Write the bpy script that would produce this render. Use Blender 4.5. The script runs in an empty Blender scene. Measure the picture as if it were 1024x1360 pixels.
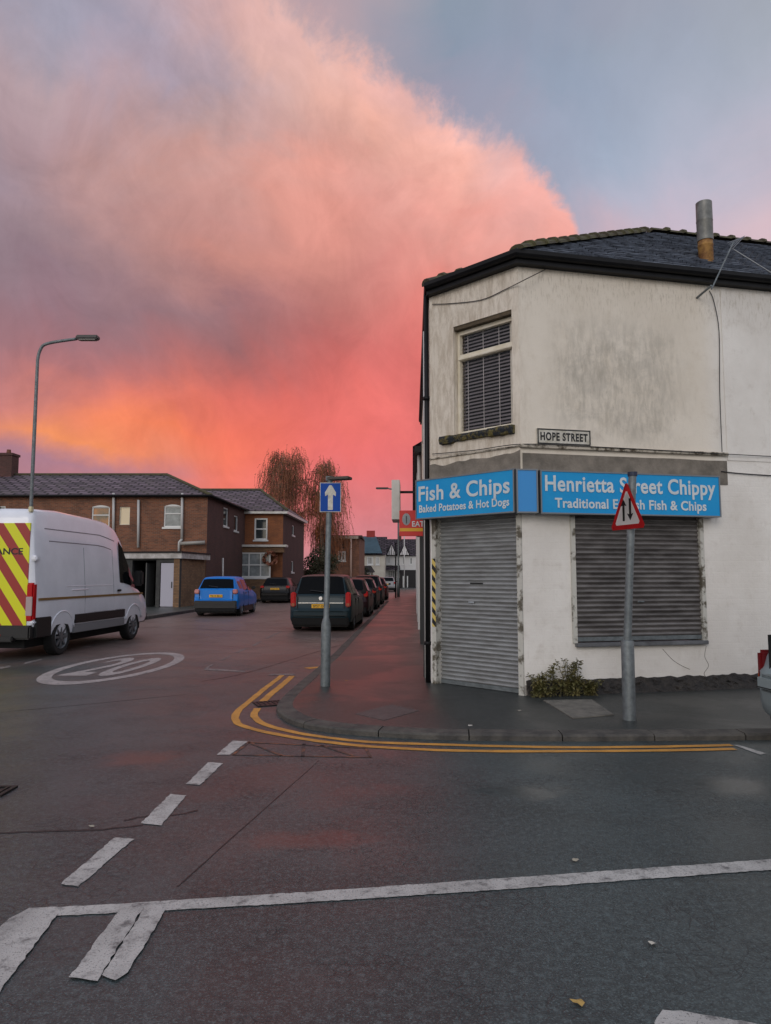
import bpy, bmesh, math, random
from mathutils import Vector, Matrix, noise as mnoise
random.seed(7)
R = math.radians
sc = bpy.context.scene
C = sc.collection

# ---------------------------------------------------------------- camera
F, CX, CY, H, PITCH = 944.0, 512.0, 680.0, 1.6, R(5.1)
cd = bpy.data.cameras.new('camera'); cam = bpy.data.objects.new('camera', cd); C.objects.link(cam)
cam.location = (0, 0, H); cam.rotation_euler = (R(90) + PITCH, 0, 0)
cd.sensor_fit = 'VERTICAL'; cd.sensor_height = 36; cd.lens = 36 * F / 1360
cd.clip_start = .05; cd.clip_end = 3000
sc.camera = cam

def ray(u, v):
    a = -(v - CY)
    return Vector((u - CX, F * math.cos(PITCH) - a * math.sin(PITCH), F * math.sin(PITCH) + a * math.cos(PITCH)))
def P(u, v, h=0.0):                 # pixel -> point at height h
    r = ray(u, v); t = (h - H) / r.z
    return Vector((r.x * t, r.y * t, h))
def PY(u, v, Y):                    # pixel -> point at depth Y
    r = ray(u, v); t = Y / r.y
    return Vector((r.x * t, Y, H + r.z * t))

# ---------------------------------------------------------------- light
SUN_EL, SUN_AZ = 24, 200            # soft dawn light from behind the camera, to its left
world = bpy.data.worlds.new('World'); sc.world = world; world.use_nodes = True
sun = bpy.data.lights.new('sun', 'SUN'); sun.energy = 0.5; sun.angle = R(25); sun.color = (1, .93, .86)
so = bpy.data.objects.new('sun', sun); C.objects.link(so)
so.rotation_euler = (R(90 - SUN_EL), 0, R(180 - SUN_AZ))
sc.view_settings.view_transform = 'Standard'; sc.view_settings.look = 'None'
sc.view_settings.exposure = 0.1; sc.view_settings.gamma = 1
AMB = 0.95                           # brightness of the open sky behind the camera

def lin(c):
    return tuple((x / 255 / 12.92) if x / 255 <= .04045 else ((x / 255 + .055) / 1.055) ** 2.4 for x in c)

SKYX = [0, 100, 200, 300, 400, 500, 600, 700, 800, 900, 1024]
SKY = [
 (0,  [(150,145,160),(150,148,165),(165,152,165),(190,158,160),(185,155,160),(165,155,165),(135,148,165),(145,152,170),(150,155,172),(155,160,175),(158,163,172)]),
 (60, [(165,150,160),(150,148,165),(158,150,168),(178,155,162),(212,168,158),(155,150,165),(135,146,166),(142,152,172),(148,158,175),(155,163,180),(162,168,180)]),
 (120,[(176,152,158),(182,158,163),(165,150,165),(165,150,162),(205,165,155),(222,168,155),(160,150,168),(142,155,175),(150,160,180),(160,168,185),(172,175,188)]),
 (180,[(162,142,150),(180,150,155),(178,150,155),(180,150,150),(192,152,148),(218,164,150),(226,175,166),(152,158,178),(155,167,187),(165,172,190),(180,177,192)]),
 (240,[(152,134,145),(175,142,145),(192,150,145),(198,150,142),(220,152,138),(214,154,145),(226,168,156),(205,165,165),(165,175,195),(178,178,196),(200,182,192)]),
 (300,[(145,126,135),(158,130,135),(185,140,135),(190,138,132),(222,148,134),(215,148,138),(218,152,142),(222,160,152),(190,172,185),(195,180,195),(212,185,192)]),
 (360,[(142,120,130),(140,115,125),(158,124,126),(194,134,124),(200,134,124),(212,140,132),(225,138,128),(222,152,142),(200,170,180),(200,180,190),(212,180,185)]),
 (420,[(145,112,120),(142,110,120),(142,112,118),(146,108,112),(178,118,114),(205,125,118),(225,125,118),(220,140,135),(205,160,165),(205,170,175),(205,170,175)]),
 (480,[(155,112,118),(168,112,115),(185,112,110),(150,98,100),(176,102,100),(205,110,106),(222,112,108),(215,130,130),(205,150,155),(200,160,165),(200,160,165)]),
 (540,[(192,125,125),(222,128,108),(230,122,96),(225,112,98),(214,106,99),(230,117,110),(218,112,112),(215,125,125),(200,145,150),(200,155,160),(200,155,160)]),
 (585,[(212,134,112),(250,150,80),(246,138,84),(242,120,95),(228,112,102),(230,114,110),(216,111,113),(215,120,125),(200,140,150),(195,150,160),(195,150,160)]),
 (612,[(170,125,138),(166,124,142),(172,128,140),(240,122,98),(230,112,106),(224,112,113),(214,112,118),(205,120,130),(200,140,150),(190,150,160),(190,150,160)]),
 (660,[(172,125,135),(185,125,132),(220,125,110),(232,120,108),(220,116,116),(212,118,120),(202,120,125),(195,120,130),(190,140,150),(185,150,160),(185,150,160)]),
 (766,[(180,130,140),(185,130,140),(190,130,138),(195,134,140),(196,134,142),(192,136,146),(188,136,148),(180,130,145),(180,140,150),(175,150,160),(175,150,160)]),
]
def sky_at(u, v):
    u = min(max(u, 0), 1024); v = min(max(v, 0), 766)
    i = max(k for k in range(len(SKYX) - 1) if SKYX[k] <= u); fu = (u - SKYX[i]) / (SKYX[i + 1] - SKYX[i])
    j = max(k for k in range(len(SKY) - 1) if SKY[k][0] <= v); fv = (v - SKY[j][0]) / (SKY[j + 1][0] - SKY[j][0])
    def c(a, b): return Vector(lin(SKY[a][1][b]))
    return (c(j, i) * (1 - fu) + c(j, i + 1) * fu) * (1 - fv) + (c(j + 1, i) * (1 - fu) + c(j + 1, i + 1) * fu) * fv
def project(p):
    d = Vector(p) - Vector((0, 0, H)); c, s = math.cos(PITCH), math.sin(PITCH)
    f_ = d.y * c + d.z * s; up = -d.y * s + d.z * c
    return CX + F * d.x / f_, CY - F * up / f_

def build_sky():
    nt = world.node_tree; N = nt.nodes; L = nt.links; N.clear()
    def mth(op, a, b=None, c=None, clamp=False):
        n = N.new('ShaderNodeMath'); n.operation = op; n.use_clamp = clamp
        for i, x in enumerate((a, b, c)):
            if x is None: continue
            if hasattr(x, 'links'): L.new(x, n.inputs[i])
            else: n.inputs[i].default_value = x
        return n.outputs[0]
    tc = N.new('ShaderNodeTexCoord')
    def noise(scale, detail, rough=.55, stretch=None, dist=0):
        n = N.new('ShaderNodeTexNoise'); n.inputs['Scale'].default_value = scale; n.inputs['Detail'].default_value = detail
        n.inputs['Roughness'].default_value = rough; n.inputs['Distortion'].default_value = dist
        if stretch:
            m = N.new('ShaderNodeMapping'); m.inputs['Scale'].default_value = stretch[0]; m.inputs['Rotation'].default_value = stretch[1]
            L.new(tc.outputs['Generated'], m.inputs['Vector']); L.new(m.outputs[0], n.inputs['Vector'])
        else: L.new(tc.outputs['Generated'], n.inputs['Vector'])
        return n
    w = noise(4.2, 12, .6, dist=.6)
    sub = N.new('ShaderNodeVectorMath'); sub.operation = 'SUBTRACT'; sub.inputs[1].default_value = (.5, .5, .5); L.new(w.outputs['Color'], sub.inputs[0])
    sep0 = N.new('ShaderNodeSeparateXYZ'); L.new(tc.outputs['Generated'], sep0.inputs[0])
    amp = mth('MULTIPLY_ADD', sep0.outputs['Z'], .30, .07)
    scl = N.new('ShaderNodeVectorMath'); scl.operation = 'SCALE'; L.new(sub.outputs[0], scl.inputs[0]); L.new(amp, scl.inputs['Scale'])
    add = N.new('ShaderNodeVectorMath'); add.operation = 'ADD'; L.new(tc.outputs['Generated'], add.inputs[0]); L.new(scl.outputs[0], add.inputs[1])
    sep = N.new('ShaderNodeSeparateXYZ'); L.new(add.outputs[0], sep.inputs[0])
    az = mth('ARCTAN2', sep.outputs['X'], sep.outputs['Y'])
    hyp = mth('SQRT', mth('ADD', mth('MULTIPLY', sep.outputs['X'], sep.outputs['X']), mth('MULTIPLY', sep.outputs['Y'], sep.outputs['Y'])))
    el = mth('ARCTAN2', sep.outputs['Z'], hyp)
    ELM = R(46)
    fac = mth('DIVIDE', el, ELM, clamp=True)
    cols = [R(a) for a in (-36, -31, -26, -21.5, -17, -13, -9, -5, -1.5, 2, 5.5, 9, 13, 18, 24, 32)]
    EX = [(0, -300), (280, -80), (330, -20), (400, 35), (500, 88), (560, 120), (640, 160), (685, 190), (722, 226), (752, 275), (768, 330), (785, 430), (800, 800), (1100, 1200)]
    def edge_y(u):
        u = min(max(u, 0), 1099)
        for (a_, y_), (b_, z_) in zip(EX, EX[1:]):
            if a_ <= u <= b_: return y_ + (z_ - y_) * (u - a_) / (b_ - a_)
    def cloud_c(u, v):
        if u > 715: return sky_at(705, max(v, 320)) if v > 300 else sky_at(690, 275)
        return sky_at(u, max(v, edge_y(u) + 26))
    def clear_c(u, v):
        if u < 380: return sky_at(560, 0) if v < 120 else sky_at(640, 60)
        return sky_at(max(u, 640 if v > 120 else u), min(v, edge_y(u) - 45)) if u < 790 else sky_at(u, v)
    def ramps(fn):
        prev = None
        for i, a in enumerate(cols):
            cr = N.new('ShaderNodeValToRGB'); cr.color_ramp.interpolation = 'LINEAR'
            ns = 24; E = cr.color_ramp.elements
            for k in range(ns):
                e = ELM * (k / (ns - 1)) ** 1.15
                d = Vector((math.sin(a) * math.cos(e), math.cos(a) * math.cos(e), math.sin(e)))
                c = fn(*project(Vector((0, 0, H)) + d))
                x = e / ELM
                el_ = E[0] if k == 0 else (E[1] if k == 1 else E.new(x))
                if k < 2: el_.position = x
                el_.color = (c[0], c[1], c[2], 1)
            L.new(fac, cr.inputs[0])
            if prev is None: prev = cr.outputs[0]
            else:
                mr = N.new('ShaderNodeMapRange'); mr.interpolation_type = 'LINEAR'
                mr.inputs[1].default_value = cols[i - 1]; mr.inputs[2].default_value = a; L.new(az, mr.inputs[0])
                mx = N.new('ShaderNodeMix'); mx.data_type = 'RGBA'; L.new(mr.outputs[0], mx.inputs[0]); L.new(prev, mx.inputs[6]); L.new(cr.outputs[0], mx.inputs[7]); prev = mx.outputs[2]
        return prev
    cloud = ramps(cloud_c); clear = ramps(clear_c)
    # elevation of the plume's edge against azimuth, as a float curve
    fcv = N.new('ShaderNodeFloatCurve'); cv = fcv.mapping.curves[0]
    A0, A1 = R(-40), R(40); pts = []
    for (u, v) in EX[1:-1]:
        r = ray(u, min(v, 766)).normalized(); pts.append(((math.atan2(r.x, r.y) - A0) / (A1 - A0), max(0, math.asin(r.z)) / R(60)))
    pts = [(0, 1.0)] + sorted((min(1, x), min(1, y)) for x, y in pts) + [(1, 0)]
    cv.points[0].location = pts[0]; cv.points[1].location = pts[-1]
    for x, y in pts[1:-1]: cv.points.new(x, y)
    for p_ in cv.points: p_.handle_type = 'VECTOR'
    fcv.mapping.update()
    az0 = mth('ARCTAN2', sep0.outputs['X'], sep0.outputs['Y'])
    hyp0 = mth('SQRT', mth('ADD', mth('MULTIPLY', sep0.outputs['X'], sep0.outputs['X']), mth('MULTIPLY', sep0.outputs['Y'], sep0.outputs['Y'])))
    el0 = mth('ARCTAN2', sep0.outputs['Z'], hyp0)
    L.new(mth('DIVIDE', mth('SUBTRACT', az0, A0), A1 - A0, clamp=True), fcv.inputs['Value'])
    ge = mth('MULTIPLY', fcv.outputs[0], R(60))
    nA = noise(7, 12, .62, dist=.4); nB = noise(26, 8, .65, ((1, 1, 1), (0, R(35), 0)))
    disp = mth('ADD', mth('MULTIPLY', mth('SUBTRACT', nA.outputs['Fac'], .5), .20), mth('MULTIPLY', mth('SUBTRACT', nB.outputs['Fac'], .5), .07))
    dd = mth('ADD', mth('SUBTRACT', ge, el0), disp)
    mk = N.new('ShaderNodeMapRange'); mk.interpolation_type = 'SMOOTHSTEP'; mk.inputs[1].default_value = -.03; mk.inputs[2].default_value = .022; L.new(dd, mk.inputs[0])
    mm = N.new('ShaderNodeMix'); mm.data_type = 'RGBA'; L.new(mk.outputs[0], mm.inputs[0]); L.new(clear, mm.inputs[6]); L.new(cloud, mm.inputs[7])
    # a brighter rim just inside the edge
    rim = mth('MULTIPLY', mk.outputs[0], mth('SUBTRACT', 1.0, mth('DIVIDE', dd, .16, clamp=True)))
    rs = N.new('ShaderNodeVectorMath'); rs.operation = 'MULTIPLY_ADD'; rc_ = N.new('ShaderNodeVectorMath'); rc_.operation = 'SCALE'; rc_.inputs[0].default_value = (.24, .17, .12); L.new(rim, rc_.inputs['Scale'])
    L.new(mm.outputs[2], rs.inputs[0]); L.new(rc_.outputs[0], rs.inputs[1]); L.new(mm.outputs[2], rs.inputs[2])
    prev = rs.outputs[0]
    # wisps: streaked brightness variation in the cloud
    w2 = noise(3.4, 12, .62, ((1.25, 1.0, 1.0), (0, R(38), 0)), 1.6)
    w3 = noise(12, 10, .65, ((1.3, 1.0, 1.0), (0, R(30), 0)), 1.2)
    kk = mth('MULTIPLY_ADD', mk.outputs[0], .75, .25)
    v1 = mth('ADD', mth('MULTIPLY', kk, mth('ADD', mth('MULTIPLY', mth('SUBTRACT', w2.outputs['Fac'], .5), .55), mth('MULTIPLY', mth('SUBTRACT', w3.outputs['Fac'], .5), .34))), 1.0)
    sc1 = N.new('ShaderNodeVectorMath'); sc1.operation = 'SCALE'; L.new(prev, sc1.inputs[0]); L.new(v1, sc1.inputs['Scale'])
    # open dawn sky away from the cloud (beside and behind the camera)
    sky = N.new('ShaderNodeTexSky'); sky.sky_type = 'NISHITA'; sky.sun_disc = False
    sky.sun_elevation = R(SUN_EL); sky.sun_rotation = R(SUN_AZ)
    ns_ = N.new('ShaderNodeVectorMath'); ns_.operation = 'SCALE'; L.new(sky.outputs[0], ns_.inputs[0]); ns_.inputs['Scale'].default_value = .035
    cr = N.new('ShaderNodeValToRGB'); E = cr.color_ramp.elements
    E[0].position = 0; E[0].color = (.58, .56, .58, 1); E[1].position = 1; E[1].color = (.57, .62, .73, 1)
    L.new(mth('DIVIDE', el, R(90), clamp=True), cr.inputs[0])
    s2 = N.new('ShaderNodeVectorMath'); s2.operation = 'SCALE'; L.new(cr.outputs[0], s2.inputs[0]); s2.inputs['Scale'].default_value = AMB
    a2 = N.new('ShaderNodeVectorMath'); a2.operation = 'ADD'; L.new(s2.outputs[0], a2.inputs[0]); L.new(ns_.outputs[0], a2.inputs[1])
    back = N.new('ShaderNodeMapRange'); back.interpolation_type = 'SMOOTHSTEP'
    back.inputs[1].default_value = .45; back.inputs[2].default_value = -.25; L.new(sep0.outputs['Y'], back.inputs[0])
    fin = N.new('ShaderNodeMix'); fin.data_type = 'RGBA'; L.new(back.outputs[0], fin.inputs[0]); L.new(sc1.outputs[0], fin.inputs[6]); L.new(a2.outputs[0], fin.inputs[7])
    bg = N.new('ShaderNodeBackground'); bg.inputs[1].default_value = 1.0
    out = N.new('ShaderNodeOutputWorld'); L.new(fin.outputs[2], bg.inputs[0]); L.new(bg.outputs[0], out.inputs[0])
build_sky()

# ---------------------------------------------------------------- materials
MATS = {}
def srgb(c): return (*lin(c), 1)
def M(name, col, rough=.6, metal=0, col2=None, nscale=3, ndetail=5, bump=0, bscale=40, spec=.5, coat=0, streak=None, contrast=(.35, .65), emit=0, bdist=.01):
    """plain surface, optionally mottled between two colours and finely bumped; streak=(scale vec) stretches the mottling"""
    if name in MATS: return MATS[name]
    m = bpy.data.materials.new(name); m.use_nodes = True; MATS[name] = m
    nt = m.node_tree; N = nt.nodes; L = nt.links; b = N['Principled BSDF']
    b.inputs['Base Color'].default_value = srgb(col); b.inputs['Roughness'].default_value = rough
    b.inputs['Metallic'].default_value = metal; b.inputs['Specular IOR Level'].default_value = spec
    b.inputs['Coat Weight'].default_value = coat; b.inputs['Coat Roughness'].default_value = .06
    if emit: b.inputs['Emission Color'].default_value = srgb(col); b.inputs['Emission Strength'].default_value = emit
    tc = N.new('ShaderNodeTexCoord')
    if col2:
        n = N.new('ShaderNodeTexNoise'); n.inputs['Scale'].default_value = nscale; n.inputs['Detail'].default_value = ndetail
        n.inputs['Roughness'].default_value = .65
        mp = N.new('ShaderNodeMapping'); mp.inputs['Scale'].default_value = streak or (1, 1, 1)
        L.new(tc.outputs['Object'], mp.inputs[0]); L.new(mp.outputs[0], n.inputs[0])
        r = N.new('ShaderNodeMapRange'); r.inputs[1].default_value = contrast[0]; r.inputs[2].default_value = contrast[1]; L.new(n.outputs[0], r.inputs[0])
        mx = N.new('ShaderNodeMix'); mx.data_type = 'RGBA'; mx.inputs[6].default_value = srgb(col); mx.inputs[7].default_value = srgb(col2)
        L.new(r.outputs[0], mx.inputs[0]); L.new(mx.outputs[2], b.inputs['Base Color'])
    if bump:
        n = N.new('ShaderNodeTexNoise'); n.inputs['Scale'].default_value = bscale; n.inputs['Detail'].default_value = 4
        L.new(tc.outputs['Object'], n.inputs[0])
        bp = N.new('ShaderNodeBump'); bp.inputs['Strength'].default_value = bump; bp.inputs['Distance'].default_value = bdist
        L.new(n.outputs[0], bp.inputs['Height']); L.new(bp.outputs[0], b.inputs['Normal'])
    return m

def nodes_of(m): return m.node_tree.nodes, m.node_tree.links, m.node_tree.nodes['Principled BSDF']
def newmix(N, L, fac, a, b, blend='MIX'):
    mx = N.new('ShaderNodeMix'); mx.data_type = 'RGBA'; mx.blend_type = blend
    for i, x in ((0, fac), (6, a), (7, b)):
        if hasattr(x, 'links'): L.new(x, mx.inputs[i])
        elif i == 0: mx.inputs[0].default_value = x
        else: mx.inputs[i].default_value = x
    return mx.outputs[2]
def newnoise(N, L, vec, scale, detail=5, rough=.6, dist=0):
    n = N.new('ShaderNodeTexNoise'); n.inputs['Scale'].default_value = scale; n.inputs['Detail'].default_value = detail
    n.inputs['Roughness'].default_value = rough; n.inputs['Distortion'].default_value = dist
    L.new(vec, n.inputs[0]); return n.outputs[0]
def newrange(N, L, x, a, b, c=0, d=1, smooth=True):
    r = N.new('ShaderNodeMapRange'); r.interpolation_type = 'SMOOTHSTEP' if smooth else 'LINEAR'
    for i, v in enumerate((a, b, c, d)): r.inputs[i + 1].default_value = v
    L.new(x, r.inputs[0]); return r.outputs[0]
def newmath(N, L, op, a, b=0.0, clamp=False):
    n = N.new('ShaderNodeMath'); n.operation = op; n.use_clamp = clamp
    for i, x in enumerate((a, b)):
        if hasattr(x, 'links'): L.new(x, n.inputs[i])
        else: n.inputs[i].default_value = x
    return n.outputs[0]

def brick_mat(name, c1, c2, mortar, bw=.225, bh=.075, ms=.012, rough=.9, dirt=(60, 45, 40), bump=.5, painted=False, mottle=.5):
    m = bpy.data.materials.new(name); m.use_nodes = True; MATS[name] = m
    N, L, b = nodes_of(m); tc = N.new('ShaderNodeTexCoord'); uv = tc.outputs['UV']; ob = tc.outputs['Object']
    br = N.new('ShaderNodeTexBrick'); L.new(uv, br.inputs[0])
    br.inputs['Scale'].default_value = 1; br.inputs['Brick Width'].default_value = bw; br.inputs['Row Height'].default_value = bh
    br.inputs['Mortar Size'].default_value = ms; br.inputs['Mortar Smooth'].default_value = .3; br.inputs['Bias'].default_value = -.1
    br.inputs['Color1'].default_value = srgb(c1); br.inputs['Color2'].default_value = srgb(c2); br.inputs['Mortar'].default_value = srgb(mortar)
    n = newnoise(N, L, ob, 1.1, 6, .65)
    col = newmix(N, L, newrange(N, L, n, .42, .72, 0, mottle), br.outputs['Color'], srgb(dirt))
    L.new(col, b.inputs['Base Color']); b.inputs['Roughness'].default_value = rough
    bp = N.new('ShaderNodeBump'); bp.inputs['Strength'].default_value = bump; bp.inputs['Distance'].default_value = .008; bp.invert = True
    L.new(br.outputs['Fac'], bp.inputs['Height']); L.new(bp.outputs[0], b.inputs['Normal'])
    return m

def slate_mat(name, c1, c2, w=.3, h=.22, gap=(30, 30, 34), rough=.55, ms=.03):
    m = brick_mat(name, c1, c2, gap, w, h, ms, rough, (72, 70, 62), 1.0)
    return m

def asphalt_mat(name, base, base2, rough, wet=0.5, cracks=.5, puddles=(), spec=.6, far=None):
    m = bpy.data.materials.new(name); m.use_nodes = True; MATS[name] = m
    N, L, b = nodes_of(m); tc = N.new('ShaderNodeTexCoord'); ob = tc.outputs['Object']
    n1 = newnoise(N, L, ob, .55, 8, .62, .5); n2 = newnoise(N, L, ob, 95, 3, .7); n3 = newnoise(N, L, ob, 6, 7, .7, .3)
    col = newmix(N, L, newrange(N, L, n1, .38, .62), srgb(base), srgb(base2))
    col = newmix(N, L, newrange(N, L, n3, .5, .75, 0, .5), col, srgb(tuple(x * 1.45 for x in base2)))
    col = newmix(N, L, newrange(N, L, n2, .52, .70, 0, .7), col, srgb(tuple(min(255, x * 1.95) for x in base)))
    n4 = newnoise(N, L, ob, 26, 6, .75, .2)
    col = newmix(N, L, newrange(N, L, n4, .48, .66, 0, .7), col, srgb(tuple(x * 1.5 for x in base)))
    col = newmix(N, L, newrange(N, L, n4, .46, .34, 0, .7), col, srgb(tuple(x * .55 for x in base)))
    col = newmix(N, L, newrange(N, L, n2, .46, .3, 0, .6), col, srgb(tuple(x * .5 for x in base)))
    if far:                     # a paler colour is mixed in with distance down the street
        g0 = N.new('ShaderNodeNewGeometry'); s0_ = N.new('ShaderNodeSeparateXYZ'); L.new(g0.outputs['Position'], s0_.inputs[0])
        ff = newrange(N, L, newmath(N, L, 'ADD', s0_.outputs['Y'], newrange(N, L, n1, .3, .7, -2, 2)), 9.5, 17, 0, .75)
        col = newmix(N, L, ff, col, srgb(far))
    # cracks
    mp = N.new('ShaderNodeMapping'); L.new(ob, mp.inputs[0])
    wv = N.new('ShaderNodeTexNoise'); wv.inputs['Scale'].default_value = 2.2; wv.inputs['Detail'].default_value = 6; L.new(ob, wv.inputs[0])
    va = N.new('ShaderNodeVectorMath'); va.operation = 'MULTIPLY_ADD'; va.inputs[1].default_value = (.5, .5, .5); L.new(wv.outputs['Color'], va.inputs[0]); L.new(ob, va.inputs[2])
    crk = None
    for sc_, wd, msk in ((3.4, .022, .60), (9.5, .05, .54), (17, .08, .52)):
        vo = N.new('ShaderNodeTexVoronoi'); vo.feature = 'DISTANCE_TO_EDGE'; vo.inputs['Scale'].default_value = sc_; L.new(va.outputs[0], vo.inputs[0])
        e = newrange(N, L, vo.outputs['Distance'], wd, wd * .25)
        mk = newrange(N, L, newnoise(N, L, ob, .33 + sc_ * .07, 4, .6), msk, msk + .08)
        e = newmath(N, L, 'MULTIPLY', e, mk)
        crk = e if crk is None else newmath(N, L, 'MAXIMUM', crk, e)
    crk = newmath(N, L, 'MULTIPLY', crk, cracks * .55)
    col = newmix(N, L, crk, col, (.006, .006, .007, 1))
    # damp: darker and glossier where water lies
    b.inputs['Specular IOR Level'].default_value = spec
    damp = newrange(N, L, newnoise(N, L, ob, .7, 7, .6, .4), .45, .60, 0, wet)
    geo = N.new('ShaderNodeNewGeometry'); pd = None
    for (px, py, rx, ry) in puddles:
        s = N.new('ShaderNodeVectorMath'); s.operation = 'SUBTRACT'; s.inputs[1].default_value = (px, py, 0); L.new(geo.outputs['Position'], s.inputs[0])
        q = N.new('ShaderNodeVectorMath'); q.operation = 'MULTIPLY'; q.inputs[1].default_value = (1 / rx, 1 / ry, 0); L.new(s.outputs[0], q.inputs[0])
        l_ = N.new('ShaderNodeVectorMath'); l_.operation = 'LENGTH'; L.new(q.outputs[0], l_.inputs[0])
        d_ = newmath(N, L, 'ADD', l_.outputs['Value'], newrange(N, L, newnoise(N, L, ob, 2.5, 6, .65), .3, .7, -.5, .5, False))
        k = newrange(N, L, d_, 1.45, .25, 0, .8)
        pd = k if pd is None else newmath(N, L, 'MAXIMUM', pd, k)
    if pd is not None: damp = newmath(N, L, 'MAXIMUM', damp, pd)
    col = newmix(N, L, newmath(N, L, 'MULTIPLY', damp, .35), col, (.008, .008, .009, 1))
    L.new(col, b.inputs['Base Color'])
    rr = newmath(N, L, 'SUBTRACT', rough, newmath(N, L, 'MULTIPLY', damp, rough - .24))
    if pd is not None: rr = newmath(N, L, 'SUBTRACT', rr, newmath(N, L, 'MULTIPLY', pd, .0))
    L.new(rr, b.inputs['Roughness'])
    h1 = newmath(N, L, 'MULTIPLY', n2, .9); h = newmath(N, L, 'SUBTRACT', newmath(N, L, 'ADD', h1, newmath(N, L, 'MULTIPLY', n3, 1.1)), newmath(N, L, 'MULTIPLY', crk, 1.5))
    bp = N.new('ShaderNodeBump'); bp.inputs['Distance'].default_value = .006
    st = newmath(N, L, 'SUBTRACT', .62, newmath(N, L, 'MULTIPLY', damp, .5))
    if pd is not None: st = newmath(N, L, 'SUBTRACT', st, newmath(N, L, 'MULTIPLY', pd, .2), True)
    L.new(st, bp.inputs['Strength']); L.new(h, bp.inputs['Height']); L.new(bp.outputs[0], b.inputs['Normal'])
    return m

def paint_mat(name, col, wear=.5, worn=(60, 58, 60), scale=9):
    m = bpy.data.materials.new(name); m.use_nodes = True; MATS[name] = m
    N, L, b = nodes_of(m); tc = N.new('ShaderNodeTexCoord'); ob = tc.outputs['Object']
    n = newnoise(N, L, ob, scale, 8, .72); n2 = newnoise(N, L, ob, 110, 2, .6)
    w = newrange(N, L, n, .62 - .25 * wear, .80 - .2 * wear)
    w2 = newrange(N, L, n2, .56, .68, 0, .8)
    w = newmath(N, L, 'MULTIPLY', newmath(N, L, 'MAXIMUM', w, w2), min(1, wear * 1.5))
    c = newmix(N, L, newrange(N, L, newnoise(N, L, ob, 3, 5), .35, .7), srgb(col), srgb(tuple(x * .86 for x in col)))
    L.new(newmix(N, L, w, c, srgb(worn)), b.inputs['Base Color']); b.inputs['Roughness'].default_value = .6
    bp = N.new('ShaderNodeBump'); bp.inputs['Distance'].default_value = .004; bp.inputs['Strength'].default_value = .5
    L.new(n2, bp.inputs['Height']); L.new(bp.outputs[0], b.inputs['Normal'])
    return m

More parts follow.
